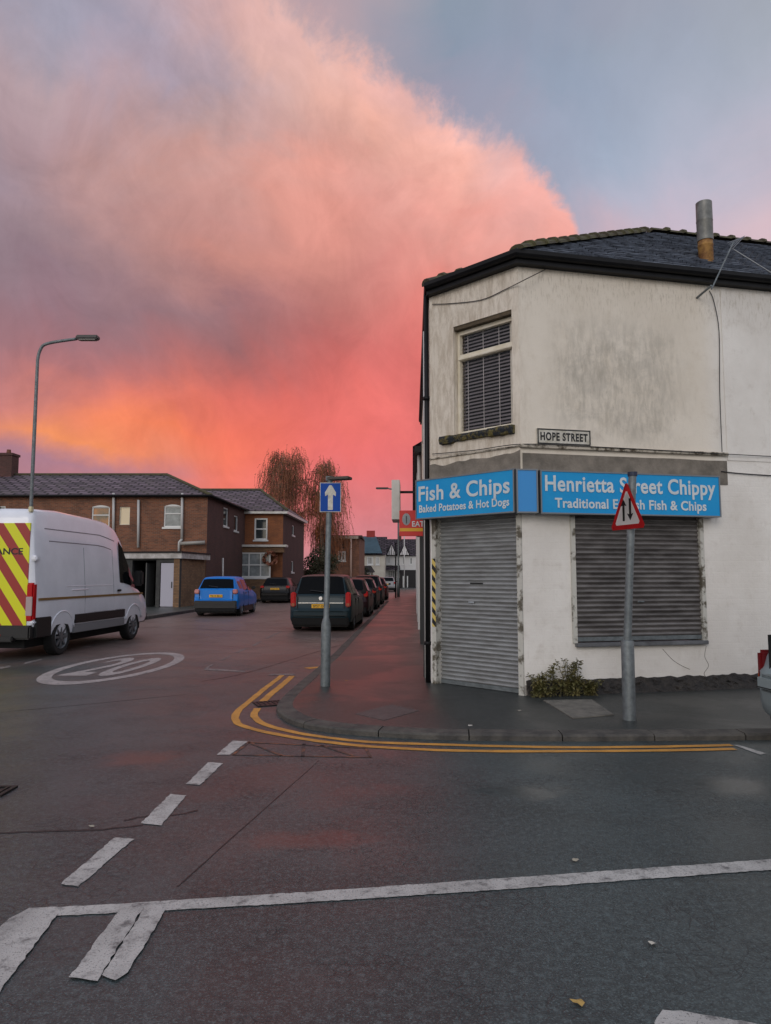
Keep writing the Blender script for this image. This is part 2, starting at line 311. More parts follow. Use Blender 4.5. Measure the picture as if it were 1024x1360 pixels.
def render_wall_mat():
    """off-white painted render with grime running down it; coordinates are metres in the UV map (u along, v up)"""
    m = bpy.data.materials.new('painted_render'); m.use_nodes = True; MATS['painted_render'] = m
    N, L, b = nodes_of(m); tc = N.new('ShaderNodeTexCoord'); uv = tc.outputs['UV']; ob = tc.outputs['Object']
    mp = N.new('ShaderNodeMapping'); mp.inputs['Scale'].default_value = (11, 2.6, 1); L.new(uv, mp.inputs[0])
    st = newnoise(N, L, mp.outputs[0], 1.0, 8, .75, .3)
    mp2 = N.new('ShaderNodeMapping'); mp2.inputs['Scale'].default_value = (34, 7, 1); L.new(uv, mp2.inputs[0])
    st2 = newnoise(N, L, mp2.outputs[0], 1.0, 6, .75)
    big = newnoise(N, L, ob, .8, 6, .6); mid = newnoise(N, L, ob, 4.5, 7, .7)
    base = newmix(N, L, newrange(N, L, big, .35, .65), srgb((228, 224, 218)), srgb((214, 209, 202)))
    base = newmix(N, L, newrange(N, L, mid, .5, .8, 0, .45), base, srgb((180, 170, 158)))
    # height: grime only on the storey above the band
    sp = N.new('ShaderNodeSeparateXYZ'); geo = N.new('ShaderNodeNewGeometry'); L.new(geo.outputs['Position'], sp.inputs[0])
    z = sp.outputs['Z']
    up = newmath(N, L, 'MULTIPLY', newrange(N, L, z, 3.1, 3.7), newrange(N, L, z, 5.35, 4.7))
    su = N.new('ShaderNodeSeparateXYZ'); L.new(uv, su.inputs[0]); x = sp.outputs['X']
    patch = newmath(N, L, 'MULTIPLY', newrange(N, L, x, 2.0, 2.6), newrange(N, L, x, 4.5, 3.6))
    g = newmath(N, L, 'MULTIPLY', newmath(N, L, 'MULTIPLY', up, patch), newrange(N, L, st, .40, .62))
    g = newmath(N, L, 'MULTIPLY', g, newrange(N, L, big, .3, .55))
    sx_ = newmath(N, L, 'MULTIPLY', newrange(N, L, z, 2.6, 3.0), newrange(N, L, x, 4.9, 4.4))
    base = newmix(N, L, newmath(N, L, 'MULTIPLY', sx_, .38), base, srgb((214, 196, 166)))
    wash = newmath(N, L, 'MULTIPLY', newmath(N, L, 'MULTIPLY', up, patch), newrange(N, L, newnoise(N, L, ob, 2.6, 9, .72, .4), .42, .62))
    base = newmix(N, L, newmath(N, L, 'MULTIPLY', wash, .42), base, srgb((168, 162, 152)))
    c = newmix(N, L, newmath(N, L, 'MULTIPLY', g, .30), base, srgb((118, 112, 98)))
    g2 = newmath(N, L, 'MULTIPLY', newmath(N, L, 'MULTIPLY', up, patch), newrange(N, L, st2, .60, .70))
    g2 = newmath(N, L, 'MULTIPLY', g2, newrange(N, L, newnoise(N, L, ob, 5, 5, .7), .5, .62))
    c = newmix(N, L, newmath(N, L, 'MULTIPLY', g2, .8), c, srgb((92, 86, 66)))
    runs = newmath(N, L, 'MULTIPLY', newrange(N, L, z, 4.9, 5.6), newrange(N, L, st2, .48, .66))
    c = newmix(N, L, newmath(N, L, 'MULTIPLY', runs, .45), c, srgb((150, 138, 118)))
    left = newmath(N, L, 'MULTIPLY', newmath(N, L, 'MULTIPLY', newrange(N, L, x, 2.05, 1.5), newrange(N, L, z, 3.0, 3.2)), newrange(N, L, st, .40, .62))
    c = newmix(N, L, newmath(N, L, 'MULTIPLY', left, .45), c, srgb((150, 132, 108)))
    # faint overall runs and blisters
    c = newmix(N, L, newrange(N, L, st, .58, .8, 0, .35), c, srgb((140, 130, 112)))
    fl = newmath(N, L, 'MULTIPLY', newrange(N, L, newnoise(N, L, ob, 11, 8, .8), .66, .70), newrange(N, L, newnoise(N, L, ob, 1.3, 3), .5, .6))
    c = newmix(N, L, newmath(N, L, 'MULTIPLY', fl, .7), c, srgb((120, 100, 85)))
    L.new(c, b.inputs['Base Color']); b.inputs['Roughness'].default_value = .75
    # painted-over brickwork shows below the band
    br = N.new('ShaderNodeTexBrick'); L.new(uv, br.inputs[0]); br.inputs['Scale'].default_value = 1
    br.inputs['Brick Width'].default_value = .225; br.inputs['Row Height'].default_value = .075; br.inputs['Mortar Size'].default_value = .008; br.inputs['Mortar Smooth'].default_value = 1
    low = newrange(N, L, z, 3.0, 2.9)
    hh = newmath(N, L, 'SUBTRACT', newmath(N, L, 'MULTIPLY', newnoise(N, L, ob, 30, 5, .7), .6), newmath(N, L, 'MULTIPLY', newmath(N, L, 'MULTIPLY', br.outputs['Fac'], .16), low))
    hh = newmath(N, L, 'ADD', hh, newmath(N, L, 'MULTIPLY', mid, 1.2))
    bp = N.new('ShaderNodeBump'); bp.inputs['Strength'].default_value = .45; bp.inputs['Distance'].default_value = .012
    L.new(hh, bp.inputs['Height']); L.new(bp.outputs[0], b.inputs['Normal'])
    return m

# ---------------------------------------------------------------- mesh helpers
def finish(bm, name, mat, parent=None, smooth=False, origin=None):
    uvl = bm.loops.layers.uv.verify()
    bm.normal_update()
    for f in bm.faces:
        n = f.normal
        t = Vector((0, 0, 1)).cross(n)
        t = Vector((1, 0, 0)) if t.length < .05 else t.normalized()
        bt = n.cross(t)
        for l in f.loops: l[uvl].uv = (l.vert.co.dot(t), l.vert.co.dot(bt))
        f.smooth = smooth
    me = bpy.data.meshes.new(name); bm.to_mesh(me); bm.free()
    for mm in (mat if isinstance(mat, (list, tuple)) else [mat]): me.materials.append(mm)
    o = bpy.data.objects.new(name, me); C.objects.link(o)
    if parent: o.parent = parent
    return o
def smooth_by_angle(o, deg=35):
    me = o.data
    for p in me.polygons: p.use_smooth = True
    try: me.set_sharp_from_angle(angle=R(deg))
    except Exception: pass
    return o
def tag(o, label=None, cat=None, group=None, kind=None):
    if label: o['label'] = label
    if cat: o['category'] = cat
    if group: o['group'] = group
    if kind: o['kind'] = kind
    return o
def thing(name, loc, label, cat, group=None, rz=0):
    o = bpy.data.objects.new(name, None); C.objects.link(o); o.location = loc; o.rotation_euler = (0, 0, rz); o.empty_display_size = .2
    return tag(o, label, cat, group)
def copy_tree(o, parent=None):
    c = o.copy(); C.objects.link(c)
    if parent: c.parent = parent
    for ch in [x for x in bpy.data.objects if x.parent == o]: copy_tree(ch, c)
    return c

class Fr:
    """a vertical frame: origin p0, s along d, t outwards along n, z up"""
    def __init__(self, p0, p1):
        self.p0 = Vector((p0[0], p0[1], 0)); d = Vector((p1[0] - p0[0], p1[1] - p0[1], 0)); self.L = d.length
        self.d = d.normalized(); self.n = Vector((self.d.y, -self.d.x, 0))
    def p(self, s, t, z): return self.p0 + self.d * s + self.n * t + Vector((0, 0, z))
    def px(self, u, v, t=0):
        r = ray(u, v); o = Vector((0, 0, H)); q = self.p0 + self.n * t
        k = (q - o).dot(self.n) / r.dot(self.n); w = o + r * k
        return (w - self.p0).dot(self.d), w.z
WF = Fr((0, 0), (1, 0))              # world-aligned: s=x, t=-y, z
LF = WF

def quad(bm, pts, mi=0):
    f = bm.faces.new([bm.verts.new(p) for p in pts]); f.material_index = mi; return f
def box(bm, fr, s0, s1, t0, t1, z0, z1, mi=0, bev=0):
    v = [bm.verts.new(fr.p(s, t, z)) for z in (z0, z1) for (s, t) in ((s0, t0), (s0, t1), (s1, t1), (s1, t0))]
    fs = []
    for idx in ((0, 3, 2, 1), (4, 5, 6, 7), (0, 1, 5, 4), (1, 2, 6, 5), (2, 3, 7, 6), (3, 0, 4, 7)):
        f = bm.faces.new([v[i] for i in idx]); f.material_index = mi; fs.append(f)
    bmesh.ops.recalc_face_normals(bm, faces=fs)
    if bev:
        bmesh.ops.bevel(bm, geom=list({e for f in fs for e in f.edges}), offset=bev, segments=2, affect='EDGES')
    return fs
def xbox(bm, x0, x1, y0, y1, z0, z1, mi=0, bev=0):
    return box(bm, WF, x0, x1, -y1, -y0, z0, z1, mi, bev)
def tube(bm, pts, rad, n=10, mi=0, cap=True):
    pts = [Vector(p) for p in pts]; rads = rad if isinstance(rad, (list, tuple)) else [rad] * len(pts)
    rings = []; ref = None
    for i, p in enumerate(pts):
        d = (pts[min(i + 1, len(pts) - 1)] - pts[max(i - 1, 0)]).normalized()
        if ref is None: ref = Vector((1, 0, 0)) if abs(d.x) < .9 else Vector((0, 1, 0))
        a = (ref - d * ref.dot(d)).normalized(); ref = a; b_ = d.cross(a)
        rings.append([bm.verts.new(p + (a * math.cos(2 * math.pi * k / n) + b_ * math.sin(2 * math.pi * k / n)) * rads[i]) for k in range(n)])
    for i in range(len(rings) - 1):
        for k in range(n):
            f = bm.faces.new((rings[i][k], rings[i][(k + 1) % n], rings[i + 1][(k + 1) % n], rings[i + 1][k])); f.material_index = mi
    if cap:
        f = bm.faces.new(rings[0][::-1]); f.material_index = mi; f = bm.faces.new(rings[-1]); f.material_index = mi
def lathe_x(bm, c, prof, n=28, mi=0, axis=Vector((1, 0, 0))):
    """prof: list of (offset along axis, radius)"""
    a = Vector((0, 0, 1)); b_ = axis.cross(a); rings = []
    for (o, r) in prof:
        rings.append([bm.verts.new(Vector(c) + axis * o + (a * math.cos(2 * math.pi * k / n) + b_ * math.sin(2 * math.pi * k / n)) * max(r, .001)) for k in range(n)])
    for i in range(len(rings) - 1):
        for k in range(n):
            f = bm.faces.new((rings[i][k], rings[i][(k + 1) % n], rings[i + 1][(k + 1) % n], rings[i + 1][k])); f.material_index = mi
    return rings
def panel(bm, fr, s0, s1, z0, z1, t0, t1, holes=(), mi=0, cells=None):
    """wall slab with rectangular holes; t1 is the outer face"""
    S = sorted({s0, s1, *[x for h in holes for x in h[:2]]}); Z = sorted({z0, z1, *[x for h in holes for x in h[2:4]]})
    S = [x for x in S if s0 <= x <= s1]; Z = [x for x in Z if z0 <= x <= z1]
    V = {}
    def v(i, j, k):
        if (i, j, k) not in V: V[i, j, k] = bm.verts.new(fr.p(S[i], (t0, t1)[k], Z[j]))
        return V[i, j, k]
    def solid(i, j):
        if i < 0 or j < 0 or i >= len(S) - 1 or j >= len(Z) - 1: return False
        a, b_ = (S[i] + S[i + 1]) / 2, (Z[j] + Z[j + 1]) / 2
        return not any(h[0] < a < h[1] and h[2] < b_ < h[3] for h in holes)
    fs = []
    for i in range(len(S) - 1):
        for j in range(len(Z) - 1):
            if not solid(i, j): continue
            fs.append(bm.faces.new((v(i, j, 1), v(i + 1, j, 1), v(i + 1, j + 1, 1), v(i, j + 1, 1))))
            fs.append(bm.faces.new((v(i, j, 0), v(i, j + 1, 0), v(i + 1, j + 1, 0), v(i + 1, j, 0))))
            if not solid(i - 1, j): fs.append(bm.faces.new((v(i, j, 0), v(i, j, 1), v(i, j + 1, 1), v(i, j + 1, 0))))
            if not solid(i + 1, j): fs.append(bm.faces.new((v(i + 1, j, 0), v(i + 1, j + 1, 0), v(i + 1, j + 1, 1), v(i + 1, j, 1))))
            if not solid(i, j - 1): fs.append(bm.faces.new((v(i, j, 0), v(i + 1, j, 0), v(i + 1, j, 1), v(i, j, 1))))
            if not solid(i, j + 1): fs.append(bm.faces.new((v(i, j + 1, 0), v(i, j + 1, 1), v(i + 1, j + 1, 1), v(i + 1, j + 1, 0))))
    for f in fs: f.material_index = mi
    bmesh.ops.recalc_face_normals(bm, faces=fs)
    return fs
def ribbon(bm, pts, w, z, jit=.0, closed=False, mi=0):
    """flat strip on the ground along 2D points (w: width or per point)"""
    pts = [Vector((p[0], p[1], 0)) for p in pts]; out = []
    for i in range(len(pts) - 1):
        k = max(1, int((pts[i + 1] - pts[i]).length / .12))
        for j in range(k): out.append(pts[i].lerp(pts[i + 1], j / k))
    out.append(pts[-1]); prev = None
    for i, p in enumerate(out):
        d = (out[min(i + 1, len(out) - 1)] - out[max(i - 1, 0)]).normalized(); n = Vector((-d.y, d.x, 0))
        a = p + n * (w / 2 + random.uniform(-jit, jit)); b_ = p - n * (w / 2 + random.uniform(-jit, jit)); a.z = b_.z = z
        cur = (bm.verts.new(a), bm.verts.new(b_))
        if prev: f = bm.faces.new((prev[0], prev[1], cur[1], cur[0])); f.material_index = mi
        prev = cur
    bmesh.ops.recalc_face_normals(bm, faces=bm.faces[:])
    for f in bm.faces:
        if f.normal.z < 0: f.normal_flip()
def smooth_pts(pts, n=6):
    """Catmull-Rom through 2D/3D points"""
    pts = [Vector(p) for p in pts]; out = []
    for i in range(len(pts) - 1):
        p0 = pts[max(i - 1, 0)]; p1 = pts[i]; p2 = pts[i + 1]; p3 = pts[min(i + 2, len(pts) - 1)]
        for k in range(n):
            t = k / n
            out.append(.5 * ((2 * p1) + (p2 - p0) * t + (2 * p0 - 5 * p1 + 4 * p2 - p3) * t * t + (3 * p1 - p0 - 3 * p2 + p3) * t ** 3))
    out.append(pts[-1]); return out
def flat_poly(name, pts, z, mat, parent=None, jit=0, step=.03):
    q = []
    for i in range(len(pts)):
        a = Vector(pts[i]); b_ = Vector(pts[(i + 1) % len(pts)]); k = max(1, int((b_ - a).length / step)) if jit else 1
        for j in range(k):
            p = a.lerp(b_, j / k); q.append(Vector((p.x + random.uniform(-jit, jit), p.y + random.uniform(-jit, jit), z)))
    bm = bmesh.new(); f = bm.faces.new([bm.verts.new(p) for p in q]); bm.normal_update()
    if f.normal.z < 0: f.normal_flip()
    return finish(bm, name, mat, parent)
def prism(bm, pts, z0, z1, mi=0, mi_side=None):
    lo = [bm.verts.new((p[0], p[1], z0)) for p in pts]; hi = [bm.verts.new((p[0], p[1], z1)) for p in pts]; n = len(pts); fs = []
    fs.append(bm.faces.new(hi)); fs.append(bm.faces.new(lo[::-1]))
    for i in range(n): fs.append(bm.faces.new((lo[i], lo[(i + 1) % n], hi[(i + 1) % n], hi[i])))
    bmesh.ops.recalc_face_normals(bm, faces=fs)
    for f in fs: f.material_index = mi
    return fs
def text_mesh(name, body, mat, fr, s, z, t, size, width=None, parent=None, bold=.0, extrude=.0015, shear=0, spacing=1.0, align='LEFT', flat=None):
    cu = bpy.data.curves.new(name + '_c', 'FONT'); cu.body = body; cu.size = size; cu.offset = bold; cu.extrude = extrude
    cu.space_character = spacing; cu.resolution_u = 4; cu.shear = shear
    to = bpy.data.objects.new(name + '_c', cu); C.objects.link(to)
    bpy.context.view_layer.update()
    me = bpy.data.meshes.new_from_object(to.evaluated_get(bpy.context.evaluated_depsgraph_get()))
    bpy.data.objects.remove(to); bpy.data.curves.remove(cu)
    xs = [v.co.x for v in me.vertices]; x0, x1 = min(xs), max(xs); k = (width / (x1 - x0)) if width else 1
    off = 0 if align == 'LEFT' else -(x1 - x0) * k / 2
    for v in me.vertices:
        x = (v.co.x - x0) * k + off; y = v.co.y; e = v.co.z
        if flat: v.co = flat(x, y, e)
        else: v.co = fr.p(s + x, t + e, z + y)
    me.name = name; me.materials.append(mat)
    o = bpy.data.objects.new(name, me); C.objects.link(o)
    if parent: o.parent = parent
    return o

# ---------------------------------------------------------------- shared materials
white_gloss = M('white_gloss_paint', (205, 203, 198), .35, col2=(180, 176, 168), nscale=2)
upvc = M('white_window_frame', (210, 210, 208), .35)
cream_frame = M('cream_window_frame', (224, 216, 200), .5, col2=(206, 196, 172), nscale=6)
black_paint = M('black_gutter_paint', (14, 14, 16), .5, col2=(24, 23, 25), nscale=5, spec=.25)
black_plastic = M('black_plastic', (20, 20, 22), .5, bump=.2, bscale=200)
rubber = M('tyre_rubber', (22, 22, 23), .8, bump=.3, bscale=80)
glass_dark = M('dark_car_glass', (8, 11, 15), .08, spec=.28); glass_dark.node_tree.nodes['Principled BSDF'].inputs['IOR'].default_value = 1.22
alloy = M('alloy_rim', (112, 114, 118), .45, .5)
galv = M('galvanised_steel', (118, 124, 126), .5, .35, col2=(92, 98, 100), nscale=14, bump=.15)
chrome = M('chrome_strip', (205, 208, 212), .15, 1)
red_lens = M('red_light_lens', (176, 12, 20), .35, spec=.25)
clear_lens = M('clear_light_lens', (170, 150, 150), .12, coat=1)
plate_yellow = M('yellow_number_plate', (225, 170, 20), .35)
plate_white = M('white_number_plate', (215, 215, 212), .35)
ink = M('black_ink', (12, 12, 12), .5)
dark_void = M('dark_interior', (10, 10, 11), .9)
window_glass = M('house_window_glass', (46, 54, 58), .06, spec=.8)
net_glass = M('net_curtained_glass', (150, 156, 156), .12, col2=(110, 116, 118), nscale=2)
pvc_grey = M('grey_plastic_pipe', (188, 186, 184), .45)
concrete = M('concrete', (116, 112, 104), .85, col2=(86, 84, 78), nscale=6, bump=.5, bscale=60)
wood_brown = M('brown_fence_wood', (78, 52, 38), .8, col2=(52, 36, 28), nscale=6, streak=(1, 1, .2))
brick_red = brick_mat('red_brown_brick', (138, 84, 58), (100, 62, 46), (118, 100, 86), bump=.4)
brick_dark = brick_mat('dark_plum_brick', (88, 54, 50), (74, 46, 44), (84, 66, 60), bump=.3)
brick_orange = brick_mat('orange_brown_brick', (142, 82, 46), (122, 70, 42), (130, 92, 66), bump=.3)
brick_buff = brick_mat('buff_brick', (142, 108, 76), (112, 82, 60), (104, 88, 72), bump=.4)
slate_roof = slate_mat('grey_slate', (122, 106, 118), (70, 60, 70), .6, .36, (22, 18, 22), .6, .075)
slate_shop = slate_mat('dark_slate', (84, 90, 104), (42, 48, 60), .3, .25, (5, 5, 7), .5, .04)
render_white = render_wall_mat()

# ---------------------------------------------------------------- ground, road, pavement
pud = P(185, 1010); pud2 = P(390, 1105); pud3 = P(330, 640 + 250)
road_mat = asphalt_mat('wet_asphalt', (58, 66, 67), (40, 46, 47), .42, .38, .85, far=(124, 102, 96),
    puddles=((pud.x, pud.y, .42, .30), (P(400, 1115).x, P(400, 1115).y, .5, .16), (P(980, 1045).x, P(980, 1045).y, .5, .3), (P(690, 1050).x, P(690, 1050).y, .35, .2)))
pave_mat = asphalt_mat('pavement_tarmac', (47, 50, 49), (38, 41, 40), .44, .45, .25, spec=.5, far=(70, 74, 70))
kerb_mat = M('kerb_stone', (86, 82, 76), .75, col2=(54, 52, 50), nscale=5, bump=.5, bscale=50)

bm = bmesh.new(); quad(bm, [(-900, -300, 0), (900, -300, 0), (900, 1500, 0), (-900, 1500, 0)])
tag(finish(bm, 'road', road_mat), kind='structure')

SD = Vector((.038, 1, 0)).normalized()            # direction of the street
def street_pt(p, dist): return Vector((p[0], p[1], 0)) + SD * dist
kpx = [(436, 878), (424, 888), (404, 905), (378, 928), (368, 941), (370, 951), (392, 964), (443, 974), (540, 981), (636, 984), (760, 985), (900, 984), (1024, 983)]
kc = [P(u, v) for u, v in kpx]
kc = [Vector((p.x, p.y, 0)) for p in kc]
kright = kc[-1] + (kc[-1] - kc[-3]).normalized() * 60
kcurve = smooth_pts(kc, 5)
k_far = [street_pt(kc[0], d) for d in (160, 90, 50, 30, 18, 10, 5)]
kall = k_far + kcurve + [kc[-1] + (kc[-1] - kc[-3]).normalized() * d for d in (3, 8, 20, 60)]
# pavement body inside the kerb
def offset_line(pts, w):
    out = []
    for i, p in enumerate(pts):
        d = (pts[min(i + 1, len(pts) - 1)] - pts[max(i - 1, 0)]).normalized(); out.append(p + Vector((-d.y, d.x, 0)) * w)
    return out
inner = offset_line(kall, .19)
PAVE_H = .07
bm = bmesh.new()
prism(bm, [(p.x, p.y) for p in inner] + [(70, 175), (30, 175)], -.3, PAVE_H)
tag(finish(bm, 'pavement', pave_mat), kind='structure')
# kerb stones
bm = bmesh.new()
acc = 0
seglen = [0]
for i in range(1, len(kall)): seglen.append(seglen[-1] + (kall[i] - kall[i - 1]).length)
def at_len(s, line):
    for i in range(1, len(kall)):
        if seglen[i] >= s:
            f = (s - seglen[i - 1]) / max(1e-6, seglen[i] - seglen[i - 1]); return line[i - 1].lerp(line[i], f)
    return line[-1]
s = seglen[3]
while s < seglen[-3]:
    e = s + .9; n = 5 ; rows = []
    dz = random.uniform(-.006, .004)
    for k in range(n + 1):
        q = s + .006 + (e - s - .012) * k / n
        o_ = at_len(q, kall); i_ = at_len(q, inner) ; dd = (o_ - i_).normalized()
        drop = 0
        rows.append([bm.verts.new(Vector(x)) for x in ((o_.x, o_.y, -.1), (o_.x, o_.y, .045 + dz), ((o_ - dd * .02).x, (o_ - dd * .02).y, .064 + dz), ((i_ + dd * .001).x, (i_ + dd * .001).y, .073 + dz), (i_.x, i_.y, -.1))])
    for a, b_ in zip(rows, rows[1:]):
        for k in range(4): bm.faces.new((a[k], a[k + 1], b_[k + 1], b_[k]))
    bm.faces.new(rows[0]); bm.faces.new(rows[-1][::-1])
    s = e
bmesh.ops.recalc_face_normals(bm, faces=bm.faces[:])
tag(finish(bm, 'kerb', kerb_mat), kind='structure')
# far-left pavement and kerb
lk = [P(150, 828), P(200, 823), P(260, 815)]
lk0 = Vector((-8.55, 24, 0))
lpts = [lk0 + SD * d for d in (0, 30, 62)]
bm = bmesh.new(); prism(bm, [(-60, 24.5), (-12, 24.5), (-9.6, 24.6), (lk0.x - .3, 25.6)] + [(lpts[1].x, lpts[1].y), (lpts[2].x, lpts[2].y), (-60, 86)], -.3, .1)
tag(finish(bm, 'pavement_across_street', pave_mat), kind='structure')
bm = bmesh.new()
fk = [Vector((-60, 24.3, 0)), Vector((-12, 24.3, 0)), Vector((-9.5, 24.4, 0)), Vector((lk0.x - .15, 25.5, 0)), lpts[1] + Vector((.12, 0, 0)), lpts[2] + Vector((.12, 0, 0))]
ribs = []
for i, p in enumerate(fk):
    d = (fk[min(i + 1, len(fk) - 1)] - fk[max(i - 1, 0)]).normalized(); n = Vector((-d.y, d.x, 0))
    ribs.append([bm.verts.new(Vector((q.x, q.y, z))) for q, z in ((p - n * .0, -.1), (p, .115), (p + n * .14, .12), (p + n * .14, -.1))])
for a, b_ in zip(ribs, ribs[1:]):
    for k in range(3): bm.faces.new((a[k], b_[k], b_[k + 1], a[k + 1]))
bmesh.ops.recalc_face_normals(bm, faces=bm.faces[:])
tag(finish(bm, 'kerb_across_street', kerb_mat), kind='structure')

# ---------------------------------------------------------------- road markings
wm = paint_mat('white_road_paint', (184, 182, 178), .55)
wm2 = paint_mat('worn_white_road_paint', (140, 132, 130), .75)
ym = paint_mat('yellow_road_paint', (208, 148, 62), .35)
om = paint_mat('worn_orange_survey_paint', (150, 95, 62), 1.15, (52, 48, 48), 6)
ZM = .004
def mark_quad(pxs, mat=wm, z=ZM, jit=.005, name='road_marking'):
    o = flat_poly(name, [P(u, v) for u, v in pxs], z, mat, jit=jit); tag(o, kind='structure'); return o
mark_quad([(288, 1003), (305, 1003), (329, 985), (309, 984)])
mark_quad([(247, 1042), (266, 1043), (296, 1014), (276, 1013)])
mark_quad([(187, 1094), (214, 1097), (247, 1057), (226, 1055)])
mark_quad([(80, 1175), (104, 1178), (178, 1115), (152, 1113)])
# give-way line
mark_quad([(40, 1207), (128, 1203), (400, 1186), (700, 1165), (1024, 1142), (1140, 1134), (1140, 1148), (1024, 1156), (700, 1180), (400, 1200), (200, 1211), (50, 1219)], jit=.004)
mark_quad([(-60, 1295), (-30, 1360), (76, 1216), (40, 1207), (12, 1222)], z=.008)
mark_quad([(92, 1300), (128, 1306), (191, 1206), (162, 1206)], z=.008)
mark_quad([(136, 1297), (152, 1305), (170, 1294), (219, 1212), (192, 1208)], z=.0084)
mark_quad([(868, 1360), (880, 1342), (905, 1344), (1000, 1360), (1060, 1372), (1000, 1420), (880, 1400)])
mark_quad([(974, 990), (982, 990), (1017, 1001), (1010, 1003)], jit=.003)
# faint bay markings down the street
for a in ([(0, 889), (14, 886), (14, 884), (0, 886)], [(31, 883), (56, 877), (56, 875), (33, 880)], [(108, 862), (127, 857), (127, 855), (110, 860)], [(146, 854), (160, 851), (160, 849), (147, 852)],
          [(270, 890), (326, 893), (326, 891), (274, 888)], [(270, 889), (282, 882), (285, 882), (276, 888)], [(293, 877), (305, 871), (308, 871), (297, 877)],
          [(312, 867), (326, 861), (329, 861), (316, 867)], [(334, 858), (345, 852), (348, 852), (338, 858)], [(352, 848), (372, 839), (374, 839), (356, 848)], [(355, 897), (392, 897), (392, 895), (360, 895)]):
    mark_quad(a, wm2, jit=.006)
# double yellow lines
def yl(pxs, w=.085):
    bm = bmesh.new(); pts = smooth_pts([P(u, v) for u, v in pxs], 5); ribbon(bm, pts, w, ZM, .006)
    tag(finish(bm, 'road_marking', ym), kind='structure')
yl([(375, 897), (354, 913), (332, 931), (316, 945), (313, 957), (330, 967), (392, 980), (443, 987), (494, 992), (565, 996), (646, 998), (760, 998), (880, 997), (976, 995)])
yl([(388, 898), (376, 909), (361, 921), (347, 934)], .1)
yl([(342, 941), (338, 952), (356, 964), (408, 976), (479, 985), (545, 988), (646, 991), (760, 993), (880, 992), (972, 990)])
# worn survey box
bm = bmesh.new()
for a, b_ in (((309, 1003), (492, 1006)), ((330, 986), (486, 994)), ((309, 1003), (330, 986)), ((486, 994), (492, 1006)), ((330, 986), (375, 1004)), ((404, 987), (402, 1005)), ((425, 990), (470, 1004))):
    ribbon(bm, [P(*a), P(*b_)], .03, .0035, .005)
tag(finish(bm, 'road_marking', om), kind='structure')
bm = bmesh.new(); ribbon(bm, [P(408, 888), P(425, 886)], .16, .0035, .02); tag(finish(bm, 'road_marking', ym), kind='structure')
# "20" roundel
rc = Vector((-4.72, 12.8, 0)); rx = Vector((SD.y, -SD.x, 0))
bm = bmesh.new(); ring = []
for k in range(72):
    a = 2 * math.pi * k / 72
    e = [rc + rx * (w_ * math.cos(a)) + SD * (h_ * math.sin(a)) for w_, h_ in ((.93, 2.2), (.76, 1.86))]
    ring.append([bm.verts.new((p.x, p.y, ZM)) for p in e])
for k in range(72):
    a, b_ = ring[k], ring[(k + 1) % 72]; bm.faces.new((a[0], b_[0], b_[1], a[1]))
tag(finish(bm, 'road_marking', paint_mat('roundel_paint', (172, 164, 162), .5)), kind='structure')
o = text_mesh('road_marking', '20', MATS['roundel_paint'], None, 0, 0, 0, 1, .98, None, .02, .0,
    align='C', flat=lambda x, y, e: Vector((*(rc + rx * x + SD * ((y - .35) * 3.4))[:2], ZM)))
tag(o, kind='structure')

# dark sealed seams and an old trench line across the road
seam_m = M('bitumen_seam', (22, 22, 23), .45, bump=.5, bscale=60)
for pts, w_ in (([(140, 833), (230, 834), (330, 838), (430, 839)], .05), ([(-20, 1108), (60, 1104), (130, 1102), (190, 1096)], .022), ([(165, 1090), (196, 1084), (238, 1082), (262, 1076)], .02), ([(424, 1010), (300, 1120), (236, 1178)], .007),
                ([(268, 905), (330, 893), (420, 866), (470, 852)], .03), ([(-20, 948), (120, 935), (250, 922)], .014)):
    bm = bmesh.new(); ribbon(bm, smooth_pts([P(u, v) for u, v in pts], 8), w_, .002, w_ * .35); tag(finish(bm, 'road_seam', seam_m), kind='structure')
# iron covers, slabs, gully
iron = M('cast_iron', (40, 36, 36), .5, .5, bump=.8, bscale=60)
def grid_cover(name, cpt, w, l, z, label, ang=0):
    e = thing(name, (cpt.x, cpt.y, z), label, 'drain cover', rz=ang)
    bm = bmesh.new(); xbox(bm, -w / 2, w / 2, -l / 2, l / 2, -.02, .004); finish(bm, 'plate', M('drain_dark', (14, 13, 14), .5), e)
    bm = bmesh.new(); 
    for x0, x1, y0, y1 in ((-w / 2, w / 2, -l / 2, -l / 2 + .03), (-w / 2, w / 2, l / 2 - .03, l / 2), (-w / 2, -w / 2 + .03, -l / 2 + .03, l / 2 - .03), (w / 2 - .03, w / 2, -l / 2 + .03, l / 2 - .03)): xbox(bm, x0, x1, y0, y1, .004, .012)
    n = int(w / .06)
    for k in range(1, n):
        x = -w / 2 + w * k / n; xbox(bm, x - .009, x + .009, -l / 2 + .03, l / 2 - .03, .004, .011)
    finish(bm, 'grate', iron, e)
    return e
grid_cover('gully_grate', P(358, 935), .36, .32, .002, 'dark iron gully grate in the road between the yellow line and the kerb corner', .4)
grid_cover('manhole_cover', P(-14, 1052), .30, .24, .003, 'iron manhole cover set in the wet road at the left edge')
def slab(name, pxs, h, mat, label):
    bm = bmesh.new(); q = [P(u, v, PAVE_H) for u, v in pxs]; c = sum(q, Vector()) / 4
    prism(bm, [(p.x - c.x, p.y - c.y) for p in q], -.03, h)
    o = finish(bm, name, mat); o.location = (c.x, c.y, PAVE_H); tag(o, label, 'access cover'); return o
slab('access_cover', [(472, 948), (510, 957), (556, 944), (520, 936)], .004, M('worn_steel_cover', (84, 78, 76), .6, col2=(64, 60, 60), nscale=8, bump=.5), 'square metal access cover in the pavement outside the shuttered doorway')
slab('concrete_slab', [(722, 931), (761, 955), (815, 950), (786, 930)], .012, concrete, 'pale concrete slab in the pavement between weeds and the warning sign pole')

